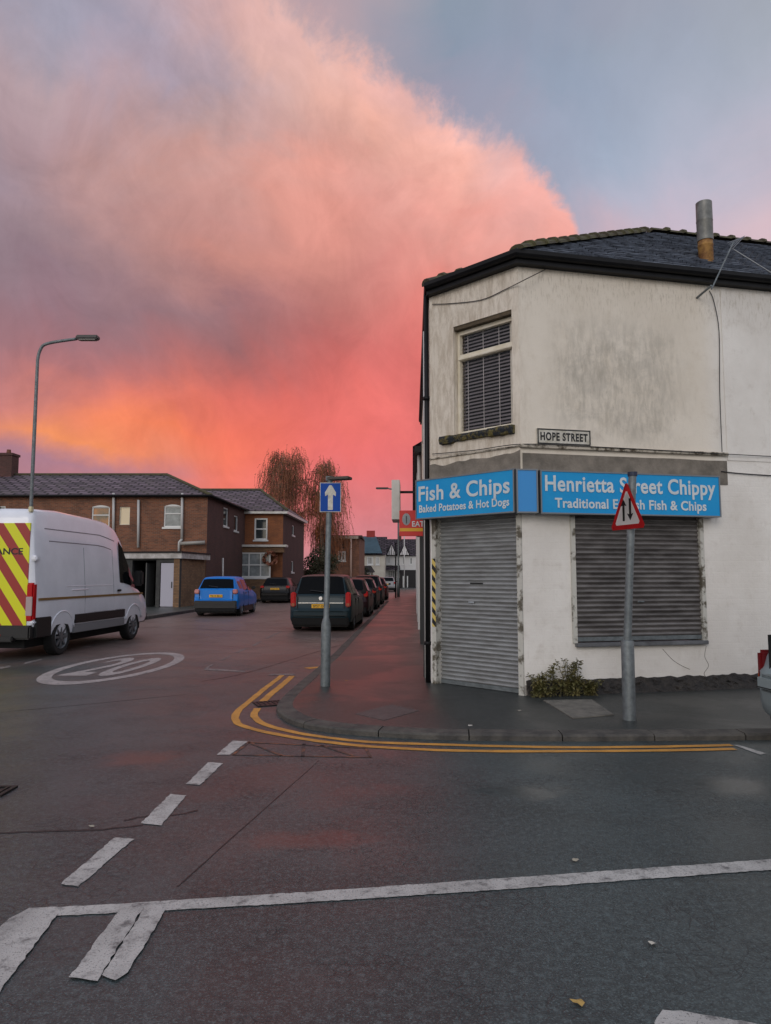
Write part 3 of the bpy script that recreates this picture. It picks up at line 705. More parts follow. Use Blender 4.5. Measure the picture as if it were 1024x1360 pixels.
# ---------------------------------------------------------------- corner shop
B_ = P(573, 907, PAVE_H); C_ = P(697, 924, PAVE_H)
B2 = Vector((B_.x, B_.y, 0)); C2 = Vector((C_.x, C_.y, 0))
wdir = Vector((math.cos(R(12.5)), math.sin(R(12.5)), 0))
A2 = B2 + SD * 9.0; D2 = C2 + wdir * 12
fs_, fc, fr_ = Fr(A2, B2), Fr(B2, C2), Fr(C2, D2)       # street wall, chamfer, right wall
ZE = fr_.px(760, 361)[1]                                 # underside of the eaves
ZE = (ZE + fc.px(640, 371)[1]) / 2
shop = thing('shop_building', (C2.x + 1, C2.y + 2, 0), 'white painted two storey corner shop with slate roof and closed roller shutters', 'building')
shop_inv = Matrix.Translation(-shop.location)
def sfin(bm, name, mat, parent=None, smooth=False):
    p = parent or shop
    off = shop.location
    if p is shop: bmesh.ops.translate(bm, vec=-off, verts=bm.verts[:]) 
    o = finish(bm, name, mat, p, smooth)
    return o
def part(bm, name, mat, parent, base, smooth=False):
    """parts are built in world coordinates; base is the world position of the parent chain"""
    bmesh.ops.translate(bm, vec=-Vector(base), verts=bm.verts[:]); o = finish(bm, name, mat, parent, smooth); return o
SB = Vector(shop.location)
# openings measured on the wall planes
def rect_from(fr, pa, pb, t=0):
    (s0, za), (s1, zb) = fr.px(*pa, t), fr.px(*pb, t); return s0, s1, min(za, zb), max(za, zb)
def avg_rect(fr, tl, tr, br, bl, t=0):
    a, b_, c, d = [fr.px(*q, t) for q in (tl, tr, br, bl)]
    return (a[0] + d[0]) / 2, (b_[0] + c[0]) / 2, (c[1] + d[1]) / 2, (a[1] + b_[1]) / 2
door = avg_rect(fc, (578, 683), (688, 678), (692, 919), (579, 905)); door = (door[0], door[1], PAVE_H - .02, 2.55)
win = avg_rect(fc, (601, 432), (678, 414), (683, 567), (604, 575))
shut = avg_rect(fr_, (762, 690), (929, 690), (934, 850), (765, 855)); shut = (shut[0], shut[1], shut[2], 2.5)
print('ZE', ZE, 'door', door, 'win', win, 'shut', shut, 'fcL', fc.L)
TH = .3
walls = []
bm = bmesh.new()
# one continuous wall with holes per face
panel(bm, fc, .0, fc.L, -.1, ZE + .1, -TH, 0, [door, win])
wall = sfin(bm, 'wall', render_white)
bm = bmesh.new(); panel(bm, fr_, .001, 12, .2, ZE + .1, -TH, 0, [shut]); sfin(bm, 'wall', render_white)
bm = bmesh.new()
sw_holes = [(1.2, 2.2, 3.4, 5.0), (5.2, 6.2, 3.4, 5.0), (.6, 2.6, .75, 2.6), (3.4, 4.3, .05, 2.6), (5.0, 8.0, .75, 2.6)]
panel(bm, fs_, 0, 8.999, -.1, ZE + .1, -TH, 0, sw_holes); sfin(bm, 'wall', render_white)
bm = bmesh.new(); panel(bm, Fr(D2, A2 + Vector((9, 2, 0))), 0, 8, -.1, ZE, -TH, 0); sfin(bm, 'wall', render_white)
# street-side windows and shopfront (seen edge-on)
for i, h in enumerate(sw_holes):
    bm = bmesh.new(); s0, s1, z0, z1 = h
    panel(bm, fs_, s0, s1, z0, z1, -.14, -.08, [(s0 + .06, s1 - .06, z0 + .06, z1 - .06)]); w_ = part(bm, 'window' if h[2] > .1 else 'side_door', white_gloss, shop, SB)
    bm = bmesh.new(); box(bm, fs_, s0 + .05, s1 - .05, -.12, -.10, z0 + .05, z1 - .05); part(bm, 'pane', window_glass, w_, SB)
# grey cement band above the signs, and drip ledge
cem = M('grey_cement_band', (132, 124, 114), .85, col2=(100, 94, 86), nscale=4, bump=.5, bscale=40)
bz0 = fr_.px(830, 632)[1] - .05
za = fr_.px(830, 607)[1]; 
for fr, a, b_ in ((fc, .0, fc.L - .002), (fr_, .02, fr_.px(965, 620)[0])):
    # irregular broken upper edge
    bm = bmesh.new(); n = int((b_ - a) / .05); lo = []; hi = []
    for k in range(n + 1):
        s = a + (b_ - a) * k / n
        j = (mnoise.noise(Vector((s * 5, 1.3 if fr is fc else 9, 0))) * .05 if fr is fc else mnoise.noise(Vector((s * 2, 7, 0))) * .008)
        lo.append(s); hi.append(za + j + (-.02 + .05 * (s / fc.L) if fr is fc else .0))
    F_ = [[bm.verts.new(fr.p(s, t, z)) for s, z in zip(lo, zz)] for t, zz in ((.012, [bz0 - .03] * len(lo)), (.012, hi), (-.01, hi))]
    for k in range(n):
        bm.faces.new((F_[0][k], F_[0][k + 1], F_[1][k + 1], F_[1][k])); bm.faces.new((F_[1][k], F_[1][k + 1], F_[2][k + 1], F_[2][k]))
    part(bm, 'cement_band', cem, shop, SB)
zl = fr_.px(830, 598)[1]
bm = bmesh.new(); box(bm, fr_, -.02, fr_.px(965, 606)[0], .002, .05, zl - .025, zl + .02, bev=.006)
part(bm, 'drip_ledge', M('flaking_ledge_paint', (188, 180, 166), .8, col2=(84, 74, 60), nscale=9, contrast=(.45, .6), bump=.6, bscale=30), shop, SB)
bm = bmesh.new(); box(bm, fc, -.0, fc.L + .01, .002, .025, zl - .01, zl + .01, bev=.004)
part(bm, 'drip_ledge', MATS['flaking_ledge_paint'], shop, SB)
# black plinth with crumbling rubble edge
plm = M('crumbling_black_plinth', (30, 28, 28), .8, col2=(52, 47, 43), nscale=12, bump=1, bscale=25, bdist=.03)
bm = bmesh.new(); n = 240; rows = []
for k in range(n + 1):
    s = .02 + 11.9 * k / n; x = s
    bulge = .5 + .5 * mnoise.noise(Vector((s * 1.4, 3, 0)))
    zt = .245 + .035 * mnoise.noise(Vector((s * 7, 0, 0))) + (.055 * max(0, mnoise.noise(Vector((s * 1.1 + 4, 8, 0)))) if s > 1.0 else 0)
    rg = [(0.0, zt + .004)]
    for j in range(1, 7):
        f = j / 6; o_ = .012 + (.05 + .10 * bulge) * (f ** 1.6) * (1 if s > .9 else .4) + .05 * mnoise.noise(Vector((s * 11, f * 6, 2)))
        rg.append((max(.004, o_), zt * (1 - f) + PAVE_H * f - .004 + .022 * mnoise.noise(Vector((s * 14, f * 9, 5)))))
    rows.append([bm.verts.new(fr_.p(s, t, z)) for t, z in rg])
for a, b_ in zip(rows, rows[1:]):
    for k in range(6): bm.faces.new((a[k], a[k + 1], b_[k + 1], b_[k]))
bmesh.ops.recalc_face_normals(bm, faces=bm.faces[:])
part(bm, 'plinth', plm, shop, SB)
# eaves: deep black fascia with gutter on the three faces
def corner_line(off):
    """plan points of eave line offset outwards"""
    def inter(f1, f2):
        p = f1.p0 + f1.n * (off * .4 if f1 is fs_ else off); q = f2.p0 + f2.n * off; d1, d2 = f1.d, f2.d
        t = ((q - p).x * d2.y - (q - p).y * d2.x) / (d1.x * d2.y - d1.y * d2.x); return p + d1 * t
    return [A2 + fs_.n * off * .4, inter(fs_, fc), inter(fc, fr_), D2 + fr_.n * off]
def sweep_profile(prof):
    """prof: list of (offset, z): closed loop swept round the building"""
    bm = bmesh.new(); rings = []
    for k in range(4): rings.append([bm.verts.new(Vector((corner_line(o)[k].x, corner_line(o)[k].y, z))) for o, z in prof])
    n = len(prof)
    for a, b_ in zip(rings, rings[1:]):
        for k in range(n): bm.faces.new((a[k], a[(k + 1) % n], b_[(k + 1) % n], b_[k]))
    bm.faces.new(rings[0][::-1]); bm.faces.new(rings[-1]); bmesh.ops.recalc_face_normals(bm, faces=bm.faces[:]); return bm
FH = .15
part(sweep_profile([(-.1, ZE), (.11, ZE - .0), (.11, ZE + FH - .02), (-.1, ZE + FH - .02)]), 'fascia_board', black_paint, shop, SB)
part(sweep_profile([(.112, ZE + .075), (.14, ZE + .06), (.175, ZE + .07), (.20, ZE + .10), (.205, ZE + FH), (.19, ZE + FH), (.18, ZE + .115), (.155, ZE + .085), (.13, ZE + .09), (.112, ZE + FH - .02)]), 'gutter', black_paint, shop, SB)
# roof: apex where the picture has it, ridge parallel to the right wall
EL_ = corner_line(.17); ez = ZE + FH - .01
pitch = math.tan(R(37))
r_ = ray(862, 309); o_ = Vector((0, 0, H)); e0 = EL_[2]
# plane: z = ez + pitch * (-(p-e0).n)
k_ = (ez + pitch * 0 - H - pitch * (o_ - e0).dot(-fr_.n) * -1 * -1) / 1
nn = Vector((fr_.n.x * pitch, fr_.n.y * pitch, 1))      # plane normal: z + pitch*(p-e0).n = ez
num = (ez + pitch * e0.dot(fr_.n)) - nn.dot(o_); t_ = num / nn.dot(r_); apex = o_ + r_ * t_
print('apex', apex, 'eave', ez)
rend = apex + wdir * 12; rend.z = apex.z
back1 = apex + (apex - (fr_.p0 + fr_.d * (apex - fr_.p0).dot(fr_.d))).normalized() * 0
def rv(p, z=None): return Vector((p.x, p.y, ez if z is None else z))
half = (apex - EL_[2]).dot(-fr_.n)
bA = EL_[0]; bD = EL_[3]
bk = [rv(EL_[2] - fr_.n * half * 2 + fr_.d * -1.2), rv(EL_[3] - fr_.n * half * 2)]
bm = bmesh.new()
v = {k: bm.verts.new(p) for k, p in dict(A=rv(EL_[0]), B=rv(EL_[1]), C=rv(EL_[2]), D=rv(EL_[3]), X=apex, Y=rend, E=bk[0], G=bk[1]).items()}
rf = [bm.faces.new([v[c] for c in f]) for f in ('CDYX', 'BCX', 'AXYG', 'ABX')]
# street slope: one plane through A, B and apex
bmesh.ops.delete(bm, geom=[v['E']], context='VERTS')
bmesh.ops.solidify(bm, geom=rf, thickness=.03)
bmesh.ops.recalc_face_normals(bm, faces=bm.faces[:])
roof = part(bm, 'roof', slate_shop, shop, SB)
bm = bmesh.new(); Cq, Dq, Xq, Yq = rv(EL_[2]), rv(EL_[3]), apex, rend; nrm = nn.normalized()
ncs = int((Yq - Dq).length / .2); svec = (apex - rv(EL_[2]))
for k in range(ncs):
    f0, f1 = k / ncs, (k + 1.12) / ncs; f1 = min(f1, 1)
    a0, b0, a1, b1 = Cq.lerp(Xq, f0), Dq.lerp(Yq, f0), Cq.lerp(Xq, f1), Dq.lerp(Yq, f1)
    seg = max(1, int((b0 - a0).length / .30)); off0 = (k % 2) * .5
    for j in range(seg):
        u0, u1 = (j + off0) / (seg + .5), (j + 1 + off0) / (seg + .5) - .012 / (b0 - a0).length * 1.0
        if random.random() < .004: continue
        hh = .034 + random.uniform(-.004, .005); q = [a0.lerp(b0, u0) + nrm * hh, a0.lerp(b0, u1) + nrm * hh, a1.lerp(b1, u1) + nrm * .012, a1.lerp(b1, u0) + nrm * .012]
        vs_ = [bm.verts.new(p) for p in q]; bm.faces.new(vs_); lo_ = [bm.verts.new(a0.lerp(b0, u) + nrm * .002) for u in (u0, u1)]; bm.faces.new((lo_[0], lo_[1], vs_[1], vs_[0]))
part(bm, 'slates', M('blue_grey_slate', (104, 112, 126), .4, col2=(54, 58, 68), nscale=7, spec=.7), roof, SB)
# ridge and hip tiles
tilem = M('mossy_ridge_tile', (64, 56, 50), .8, col2=(84, 82, 50), nscale=8, bump=.6, bscale=40)
def ridge(a, b_, name='ridge_tiles'):
    bm = bmesh.new(); d = (b_ - a); n = int(d.length / .33); d.normalize(); side = d.cross(Vector((0, 0, 1))).normalized(); up = side.cross(d)
    for k in range(n):
        q = a + d * (.33 * k + .01); j = random.uniform(-.006, .006)
        rr = []
        for (s_, lift) in ((0, .0), (.27, 0), (.275, .034), (.325, .034)):
            rr.append([bm.verts.new(q + d * s_ + side * (math.cos(x) * (.12 + lift)) + up * (math.sin(x) * (.075 + lift) - .015 + j)) for x in [math.pi * i / 6 for i in range(7)]])
        for p_, q_ in zip(rr, rr[1:]):
            for i in range(6): bm.faces.new((p_[i], p_[i + 1], q_[i + 1], q_[i]))
        bm.faces.new(rr[0][::-1]); bm.faces.new(rr[-1])
    part(bm, name, tilem, roof, SB)
up_ = Vector((0, 0, .02))
ridge(rv(EL_[2]) + up_, apex + up_); ridge(apex + up_, rend + up_); ridge(rv(EL_[1]) + up_, apex + up_)
# upstairs chamfer window
s0, s1, z0, z1 = win
bm = bmesh.new(); tz = fc.px(642, 464)[1]
panel(bm, fc, s0 + .005, s1 - .005, z0 + .005, z1 - .06, -.16, -.09, [(s0 + .05, s1 - .05, z0 + .05, tz - .045), (s0 + .05, s1 - .05, tz + .04, z1 - .115)])
wfr = part(bm, 'window', cream_frame, shop, SB)
bm = bmesh.new(); box(bm, fc, s0 + .03, s1 - .03, -.115, -.07, tz - .04, tz - .005, bev=.006); part(bm, 'transom', cream_frame, wfr, SB)
bm = bmesh.new(); box(bm, fc, s0 + .002, s1 - .002, -.16, -.012, z1 - .056, z1 - .002)
part(bm, 'recess_shade_strip', M('recess_shade_brown', (96, 82, 62), .85, col2=(60, 52, 40), nscale=7, bump=.4), shop, SB)  # brown strip paints the shade at the head of the window recess
bm = bmesh.new(); box(bm, fc, s0 + .04, s1 - .04, -.135, -.131, z0 + .04, z1 - .1)
gl = bpy.data.materials.new('clear_window_glass'); gl.use_nodes = True; gN = gl.node_tree.nodes; gL = gl.node_tree.links; gN.remove(gN['Principled BSDF'])
gT = gN.new('ShaderNodeBsdfTransparent'); gG = gN.new('ShaderNodeBsdfGlossy'); gG.inputs['Roughness'].default_value = .03; gF = gN.new('ShaderNodeFresnel'); gF.inputs['IOR'].default_value = 1.18; gM = gN.new('ShaderNodeMixShader')
gL.new(gF.outputs[0], gM.inputs[0]); gL.new(gT.outputs[0], gM.inputs[1]); gL.new(gG.outputs[0], gM.inputs[2]); gL.new(gM.outputs[0], gN['Material Output'].inputs[0])
part(bm, 'pane', gl, wfr, SB)
bm = bmesh.new(); z = z0 + .05
while z < z1 - .11:
    q = [fc.p(s0 + .04, -.165, z - .014), fc.p(s1 - .04, -.165, z - .014), fc.p(s1 - .04, -.185, z + .016), fc.p(s0 + .04, -.185, z + .016)]; quad(bm, q); z += .050
bmesh.ops.solidify(bm, geom=bm.faces[:], thickness=.003)
part(bm, 'blind', M('mauve_grey_blind_slat', (150, 142, 146), .5), wfr, SB)
bm = bmesh.new()
for f in (.1, .4, .7): 
    s = s0 + .05 + (s1 - s0 - .1) * f; box(bm, fc, s - .005, s + .005, -.163, -.160, z0 + .05, z1 - .11)
part(bm, 'blind_tape', M('blind_tape_fabric', (176, 170, 170), .8), wfr, SB)
bm = bmesh.new(); box(bm, fc, s0, s1, -TH - .05, -TH + .02, z0, z1); part(bm, 'backing', dark_void, wfr, SB)
sillm = M('mossy_broken_sill', (34, 38, 44), .85, col2=(104, 94, 52), nscale=9, contrast=(.46, .58), bump=1, bscale=30, bdist=.03)
(sa, _), (sb, _) = fc.px(588, 585), fc.px(684, 572)
bm = bmesh.new(); n = 26; rows = []
for k in range(n + 1):
    s = sa + (sb - sa) * k / n; g = .03 * mnoise.noise(Vector((s * 9, 0, 0))) + (.03 if k > 17 or k < 5 else 0)
    zt_ = z0 + .004; zb_ = z0 - .10 - g * .5
    rows.append([bm.verts.new(fc.p(s, t, z)) for t, z in ((-.08, zt_), (.05 + g, zt_ - .012), (.065 + g, (zt_ + zb_) / 2), (.045 + g, zb_), (-.02, zb_ - .01))])
for a, b_ in zip(rows, rows[1:]):
    for k in range(4): bm.faces.new((a[k], b_[k], b_[k + 1], a[k + 1]))
bm.faces.new(rows[0]); bm.faces.new(rows[-1][::-1]); bmesh.ops.recalc_face_normals(bm, faces=bm.faces[:])
part(bm, 'sill', sillm, wfr, SB)
# roller shutters
shm = M('galvanised_shutter', (158, 160, 161), .42, .35, col2=(130, 130, 129), nscale=3, streak=(1, 1, 6), bump=.1)
shm2 = M('weathered_dark_shutter', (122, 118, 116), .45, .35, col2=(84, 80, 78), nscale=2.2, streak=(1, 1, 4), bump=.15)
def shutter(fr, r, t, mat, name, pitch_=.075, par=None):
    s0, s1, z0, z1 = r; bm = bmesh.new(); prof = []; z = z0 + .05
    while z < z1:
        for k in range(7):
            f = k / 7; prof.append((t + .021 * (math.sin(f / .84 * math.pi) if f < .84 else -.15), z + pitch_ * f + random.uniform(-.0006, .0006)))
        z += pitch_
    cols_ = [s0 + (s1 - s0) * k / 8 for k in range(9)]
    rows = [[bm.verts.new(fr.p(s, tt, zz)) for s in cols_] for tt, zz in prof]
    for a, b_ in zip(rows, rows[1:]):
        for k in range(8): bm.faces.new((a[k], a[k + 1], b_[k + 1], b_[k]))
    o = part(bm, name, mat, par or shop, SB); smooth_by_angle(o, 50)
    bm = bmesh.new(); box(bm, fr, s0, s1, t - .012, t + .022, z0, z0 + .055, bev=.004); part(bm, 'bottom_rail', galv, o, SB)
    return o
dr = (door[0] + .02, door[1] - .02, PAVE_H + .005, 2.56)
ds = shutter(fc, dr, -.10, shm, 'door_shutter', .058)
bm = bmesh.new(); (sh, zh) = fc.px(634, 775, -.1); box(bm, fc, sh - .11, sh + .11, -.086, -.078, zh - .01, zh + .012); part(bm, 'letter_slot', ink, ds, SB)
bm = bmesh.new(); (sh, zh) = fc.px(627, 800, -.1); box(bm, fc, sh - .05, sh + .05, -.088, -.074, zh - .012, zh + .014, bev=.004); part(bm, 'lock', chrome, ds, SB)
peel = M('peeling_white_jamb', (188, 186, 178), .7, col2=(92, 86, 74), nscale=5, ndetail=8, contrast=(.5, .58), bump=.5, bscale=30)
bm = bmesh.new(); box(bm, fc, door[0] - .05, door[0] + .022, -.16, .02, PAVE_H, 2.5); box(bm, fc, door[1] - .022, door[1] + .055, -.16, .02, PAVE_H, 2.5); part(bm, 'door_frame', peel, shop, SB)
# hazard tape on the left jamb
def tape_mat():
    m = bpy.data.materials.new('hazard_tape'); m.use_nodes = True; N, L, b = nodes_of(m); tc = N.new('ShaderNodeTexCoord'); sp = N.new('ShaderNodeSeparateXYZ'); L.new(tc.outputs['UV'], sp.inputs[0])
    v_ = newmath(N, L, 'FRACT', newmath(N, L, 'MULTIPLY', newmath(N, L, 'ADD', newmath(N, L, 'MULTIPLY', sp.outputs[0], 1.0), sp.outputs[1]), 6.5))
    f_ = newmath(N, L, 'GREATER_THAN', v_, .5)
    L.new(newmix(N, L, f_, srgb((205, 180, 96)), srgb((20, 20, 20))), b.inputs['Base Color']); b.inputs['Roughness'].default_value = .5; return m
(_, t0_), (_, t1_) = fc.px(575, 832), fc.px(575, 742)
bm = bmesh.new(); box(bm, fc, door[0] - .048, door[0] + .018, .021, .023, t0_, t1_); part(bm, 'hazard_tape', tape_mat(), shop, SB)
# reveal behind door head box
bm = bmesh.new(); box(bm, fc, door[0], door[1], -TH, -.02, 2.5, 2.56); part(bm, 'shutter_box', black_paint, shop, SB)
sr = (shut[0] + .015, shut[1] - .015, shut[2] + .02, 2.48)
ws = shutter(fr_, sr, -.03, shm2, 'window_shutter', .064)
bm = bmesh.new(); (sh, zh) = fr_.px(852, 799, 0); box(bm, fr_, sh - .05, sh + .05, -.016, -.004, zh - .01, zh + .012, bev=.003); part(bm, 'lock', chrome, ws, SB)
for _sg in (0, 1):
  bm = bmesh.new()
  if _sg == 0: box(bm, fr_, shut[0] - .055, shut[0] + .012, -.06, .025, shut[2] - .0, 2.5, bev=.004)
  else: box(bm, fr_, shut[1] - .012, shut[1] + .05, -.06, .025, shut[2] + .0, 2.5, bev=.004)
  part(bm, 'shutter_guide', peel, ws, SB)
bm = bmesh.new(); box(bm, fr_, shut[0] - .02, shut[1] + .03, -.04, .07, shut[2] - .045, shut[2] + .005, bev=.006); part(bm, 'sill', M('grey_metal_sill', (120, 122, 126), .5, .3, col2=(88, 88, 90), nscale=4), ws, SB)
bm = bmesh.new(); box(bm, fr_, shut[0] - .1, shut[1] + .1, -.2, .0, 2.44, 2.62); 
# downpipes at the street corner
bm = bmesh.new(); q = fs_.p(fs_.L - .06, .045, 0)
tube(bm, [(q.x, q.y, PAVE_H), (q.x, q.y, ZE + .1)], .036, 12)
for z in (.6, 2.9, 4.2): tube(bm, [(q.x, q.y, z), (q.x, q.y, z + .05)], .052, 12)
part(bm, 'downpipe', black_paint, shop, SB, True)
bm = bmesh.new(); q = fs_.p(fs_.L - .5, .06, 0); tube(bm, [(q.x, q.y, PAVE_H), (q.x, q.y, 5.4)], .03, 10); part(bm, 'downpipe', pvc_grey, shop, SB, True)
# pilasters down the street wall, dark surrounds
bm = bmesh.new()
for s in (8.2, 3.0): box(bm, fs_, s, s + .18, .002, .10, PAVE_H, 2.6)
box(bm, fs_, .3, 8.4, .002, .16, 2.62, 2.9, bev=.01)
part(bm, 'shopfront_trim', M('dark_shopfront_paint', (34, 36, 40), .4), shop, SB)
bm = bmesh.new(); box(bm, fs_, 6.9, 7.9, .002, .06, PAVE_H, 2.3); part(bm, 'side_panel', M('grey_steel_panel', (92, 100, 104), .5, .3), shop, SB)
# pilaster line right of the plastered part, with cable
sp_, _ = fr_.px(961, 500)
bm = bmesh.new(); box(bm, fr_, sp_, 11.9, .0025, .010, za + .01, ZE - .005); part(bm, 'render_panel', render_white, shop, SB)
# flue
q0 = fr_.px(938, 352, -.45); fl_c = fr_.p(q0[0], -.45, 0)
tp = fr_.px(935, 270, -.45)[1]; md = fr_.px(936, 320, -.45)[1]; bt = fr_.px(936, 356, -.45)[1] - .25
flue = thing('flue_pipe', (fl_c.x, fl_c.y, bt), 'grey metal flue with a rusty yellow base standing on the slate roof', 'flue')
bm = bmesh.new(); lathe_x(bm, (fl_c.x, fl_c.y, 0), [(md, .108), (md + .03, .122), (md + .04, .115), (tp, .115), (tp, .10), (md, .09)], 22, axis=Vector((0, 0, 1))) if False else None
def vlathe(bm, c, prof, n=22):
    rings = [[bm.verts.new((c[0] + r * math.cos(2 * math.pi * k / n), c[1] + r * math.sin(2 * math.pi * k / n), z)) for k in range(n)] for z, r in prof]
    for a, b_ in zip(rings, rings[1:]):
        for k in range(n): bm.faces.new((a[k], a[(k + 1) % n], b_[(k + 1) % n], b_[k]))
    bmesh.ops.recalc_face_normals(bm, faces=bm.faces[:])
FB = Vector(flue.location)
vlathe(bm, fl_c, [(md - .01, .10), (md - .005, .118), (md + .12, .116), (md + .3, .118), (md + .31, .121), (md + .32, .118), (tp, .117), (tp + .004, .112), (tp - .3, .105)])
o = part(bm, 'upper_pipe', M('dull_zinc_pipe', (128, 128, 124), .5, .5, col2=(100, 100, 96), nscale=6), flue, FB); smooth_by_angle(o)
bm = bmesh.new(); vlathe(bm, fl_c, [(bt, .108), (md - .1, .108), (md - .09, .114), (md - .07, .114), (md - .06, .108), (md + .02, .108)])
o = part(bm, 'lower_pipe', M('rusty_yellow_pipe', (158, 118, 62), .6, .3, col2=(104, 66, 34), nscale=5, contrast=(.42, .6)), flue, FB); smooth_by_angle(o)
# tv aerial lying over the gutter
a0 = fr_.px(945, 384, .28); a1 = fr_.px(974, 322, .1); ab = fr_.p(a0[0], .28, a0[1])
aer = thing('tv_aerial', tuple(ab), 'bent tv aerial on a thin pole clamped at the black gutter', 'aerial'); AB = Vector(aer.location)
bm = bmesh.new(); p0 = fr_.p(a0[0], .28, a0[1]); p1 = fr_.p(a1[0], .10, a1[1]); tube(bm, [p0, p1], .011, 8); tube(bm, [fr_.p(a0[0] - .03, .0, a0[1] - .02), p0 + Vector((0, 0, .05))], .016, 8)
part(bm, 'mast', galv, aer, AB)
b0 = fr_.px(966, 334, -.1); b1 = fr_.px(1040, 368, .3); p2 = fr_.p(b0[0], .0, b0[1]); p3 = fr_.p(b1[0], .25, b1[1])
bm = bmesh.new(); tube(bm, [p2, p3], .009, 8)
for k in range(9):
    q = p2.lerp(p3, k / 9); tube(bm, [q + Vector((.03, -.10, .06)), q + Vector((-.03, .10, -.06))], .004, 5)
for k in range(5):
    q = p1 + Vector((.02 * k, 0, .02)); tube(bm, [q + Vector((-.09, 0, -.03 - .02 * k)), q + Vector((.10, .02, .05 + .01 * k))], .005, 5)
part(bm, 'boom', M('aerial_aluminium', (130, 132, 136), .4, .6), aer, AB)
# cables
cabm = M('black_cable', (38, 36, 36), .6)
def cable(pts, label, r_=.006, mat=cabm):
    bm = bmesh.new(); b0 = Vector(pts[0]); tube(bm, [Vector(p) - b0 for p in smooth_pts(pts, 6)], r_, 6); o = finish(bm, 'cable', mat, None, True); o.location = b0; tag(o, label, 'cable'); return o
def on(fr, u, v, t): s, z = fr.px(u, v, t); return fr.p(s, t, z)
cable([on(fr_, 942, 386, .02), on(fr_, 948, 400, .015), on(fr_, 955, 440, .015), on(fr_, 956, 520, .015), on(fr_, 959, 600, .06)], 'black cable dropping from the tv aerial down the white wall')
cable([on(fc, 574, 404, .02), on(fc, 600, 403, .015), on(fc, 640, 398, .015), on(fc, 672, 384, .015), on(fc, 700, 370, .02), on(fr_, 724, 358, .02)], 'thin cable looped above the upstairs window')
cable([on(fc, 574, 603, .035), on(fc, 630, 598, .035), on(fc, 690, 590, .035), on(fr_, 760, 592, .06), on(fr_, 860, 597, .06), on(fr_, 965, 603, .06), on(fr_, 1060, 608, .02)], 'thin cable strung along the ledge above the blue signs', .006)
cable([on(fr_, 958, 626, .02), on(fr_, 985, 629, .02), on(fr_, 1060, 634, .02)], 'short black cable running right from the end of the blue sign', .008)

crk = M('plaster_crack', (96, 88, 78), .9)
for pts in ([(938, 858), (936, 872), (941, 884), (935, 895), (942, 903)], [(880, 862), (893, 876), (905, 884), (916, 889)]):
    bm = bmesh.new(); tube(bm, smooth_pts([on(fr_, u, v, .0) for u, v in pts], 5), .0035, 5); part(bm, 'plaster_crack', crk, shop, SB)
# blue sign boxes
blue = M('sign_blue_panel', (26, 142, 204), .45, col2=(36, 150, 208), nscale=2, spec=.2); blue2 = M('sign_blue_panel_faded', (52, 138, 204), .25, spec=.4)
trimm = M('aluminium_sign_trim', (120, 124, 128), .4, .6)
letm = M('pale_sign_lettering', (206, 212, 214), .5, col2=(188, 198, 204), nscale=7)
def light_box(fr, s0, s1, z0, z1, t0, t1, label, mat):
    c = fr.p((s0 + s1) / 2, 0, z0); e = thing('shop_sign', tuple(c), label, 'shop sign', 'blue sign boxes round the shop corner'); EB = Vector(e.location)
    bm = bmesh.new(); box(bm, fr, s0 + .012, s1 - .012, t0, t1 - .004, z0 + .012, z1 - .012); part(bm, 'sign_panel', mat, e, EB)
    bm = bmesh.new(); panel(bm, fr, s0, s1, z0, z1, t0 + .01, t1 + .004, [(s0 + .018, s1 - .018, z0 + .018, z1 - .018)]); part(bm, 'sign_frame', trimm, e, EB)
    return e, EB
TS = .20
a = [fc.px(u, v, TS) for u, v in ((552, 636), (683, 624), (683, 683), (552, 688))]
f1 = (a[0][0] + a[3][0]) / 2, (a[1][0] + a[2][0]) / 2, (a[2][1] + a[3][1]) / 2, (a[0][1] + a[1][1]) / 2
b = [fr_.px(u, v, TS) for u, v in ((718, 624), (957, 632), (957, 687), (718, 682))]
f2 = (b[0][0] + b[3][0]) / 2, (b[1][0] + b[2][0]) / 2, (b[2][1] + b[3][1]) / 2, (b[0][1] + b[1][1]) / 2
Z0s, Z1s = (f1[2] + f2[2]) / 2, (f1[3] + f2[3]) / 2
print('signs', f1, f2)
e1, EB1 = light_box(fc, f1[0], f1[1], f1[2], f1[3], .02, TS, 'blue shop sign reading Fish & Chips over the shuttered door', blue)
(ta, tb) = fc.px(556, 660, TS)[0], fc.px(677, 650, TS)[0]
def off(o, EB):
    for v_ in o.data.vertices: v_.co -= EB
hgt = f1[3] - f1[2]
def flare(o): return o
off(text_mesh('lettering', 'Fish & Chips', letm, fc, ta, f1[2] + hgt * .46, TS + .001, .30, tb - ta, e1, .006, spacing=1.05), EB1)
off(text_mesh('lettering', 'Baked Potatoes & Hot Dogs', letm, fc, ta + .01, f1[2] + hgt * .17, TS + .001, .148, tb - ta - .02, e1, .0035, spacing=1.05), EB1)
e2, EB2 = light_box(fr_, f2[0], f2[1], f2[2], f2[3], .02, TS, 'blue shop sign reading Henrietta Street Chippy over the shuttered window', blue)
hgt = f2[3] - f2[2]
ta, tb = fr_.px(724, 650, TS)[0], fr_.px(950, 650, TS)[0]
off(text_mesh('lettering', 'Henrietta Street Chippy', letm, fr_, ta, f2[2] + hgt * .53, TS + .001, .285, tb - ta, e2, .006, spacing=1.05), EB2)
ta, tb = fr_.px(737, 670, TS)[0], fr_.px(938, 670, TS)[0]
off(text_mesh('lettering', 'Traditional English Fish & Chips', letm, fr_, ta, f2[2] + hgt * .15, TS + .001, .175, tb - ta, e2, .0045, spacing=1.05), EB2)
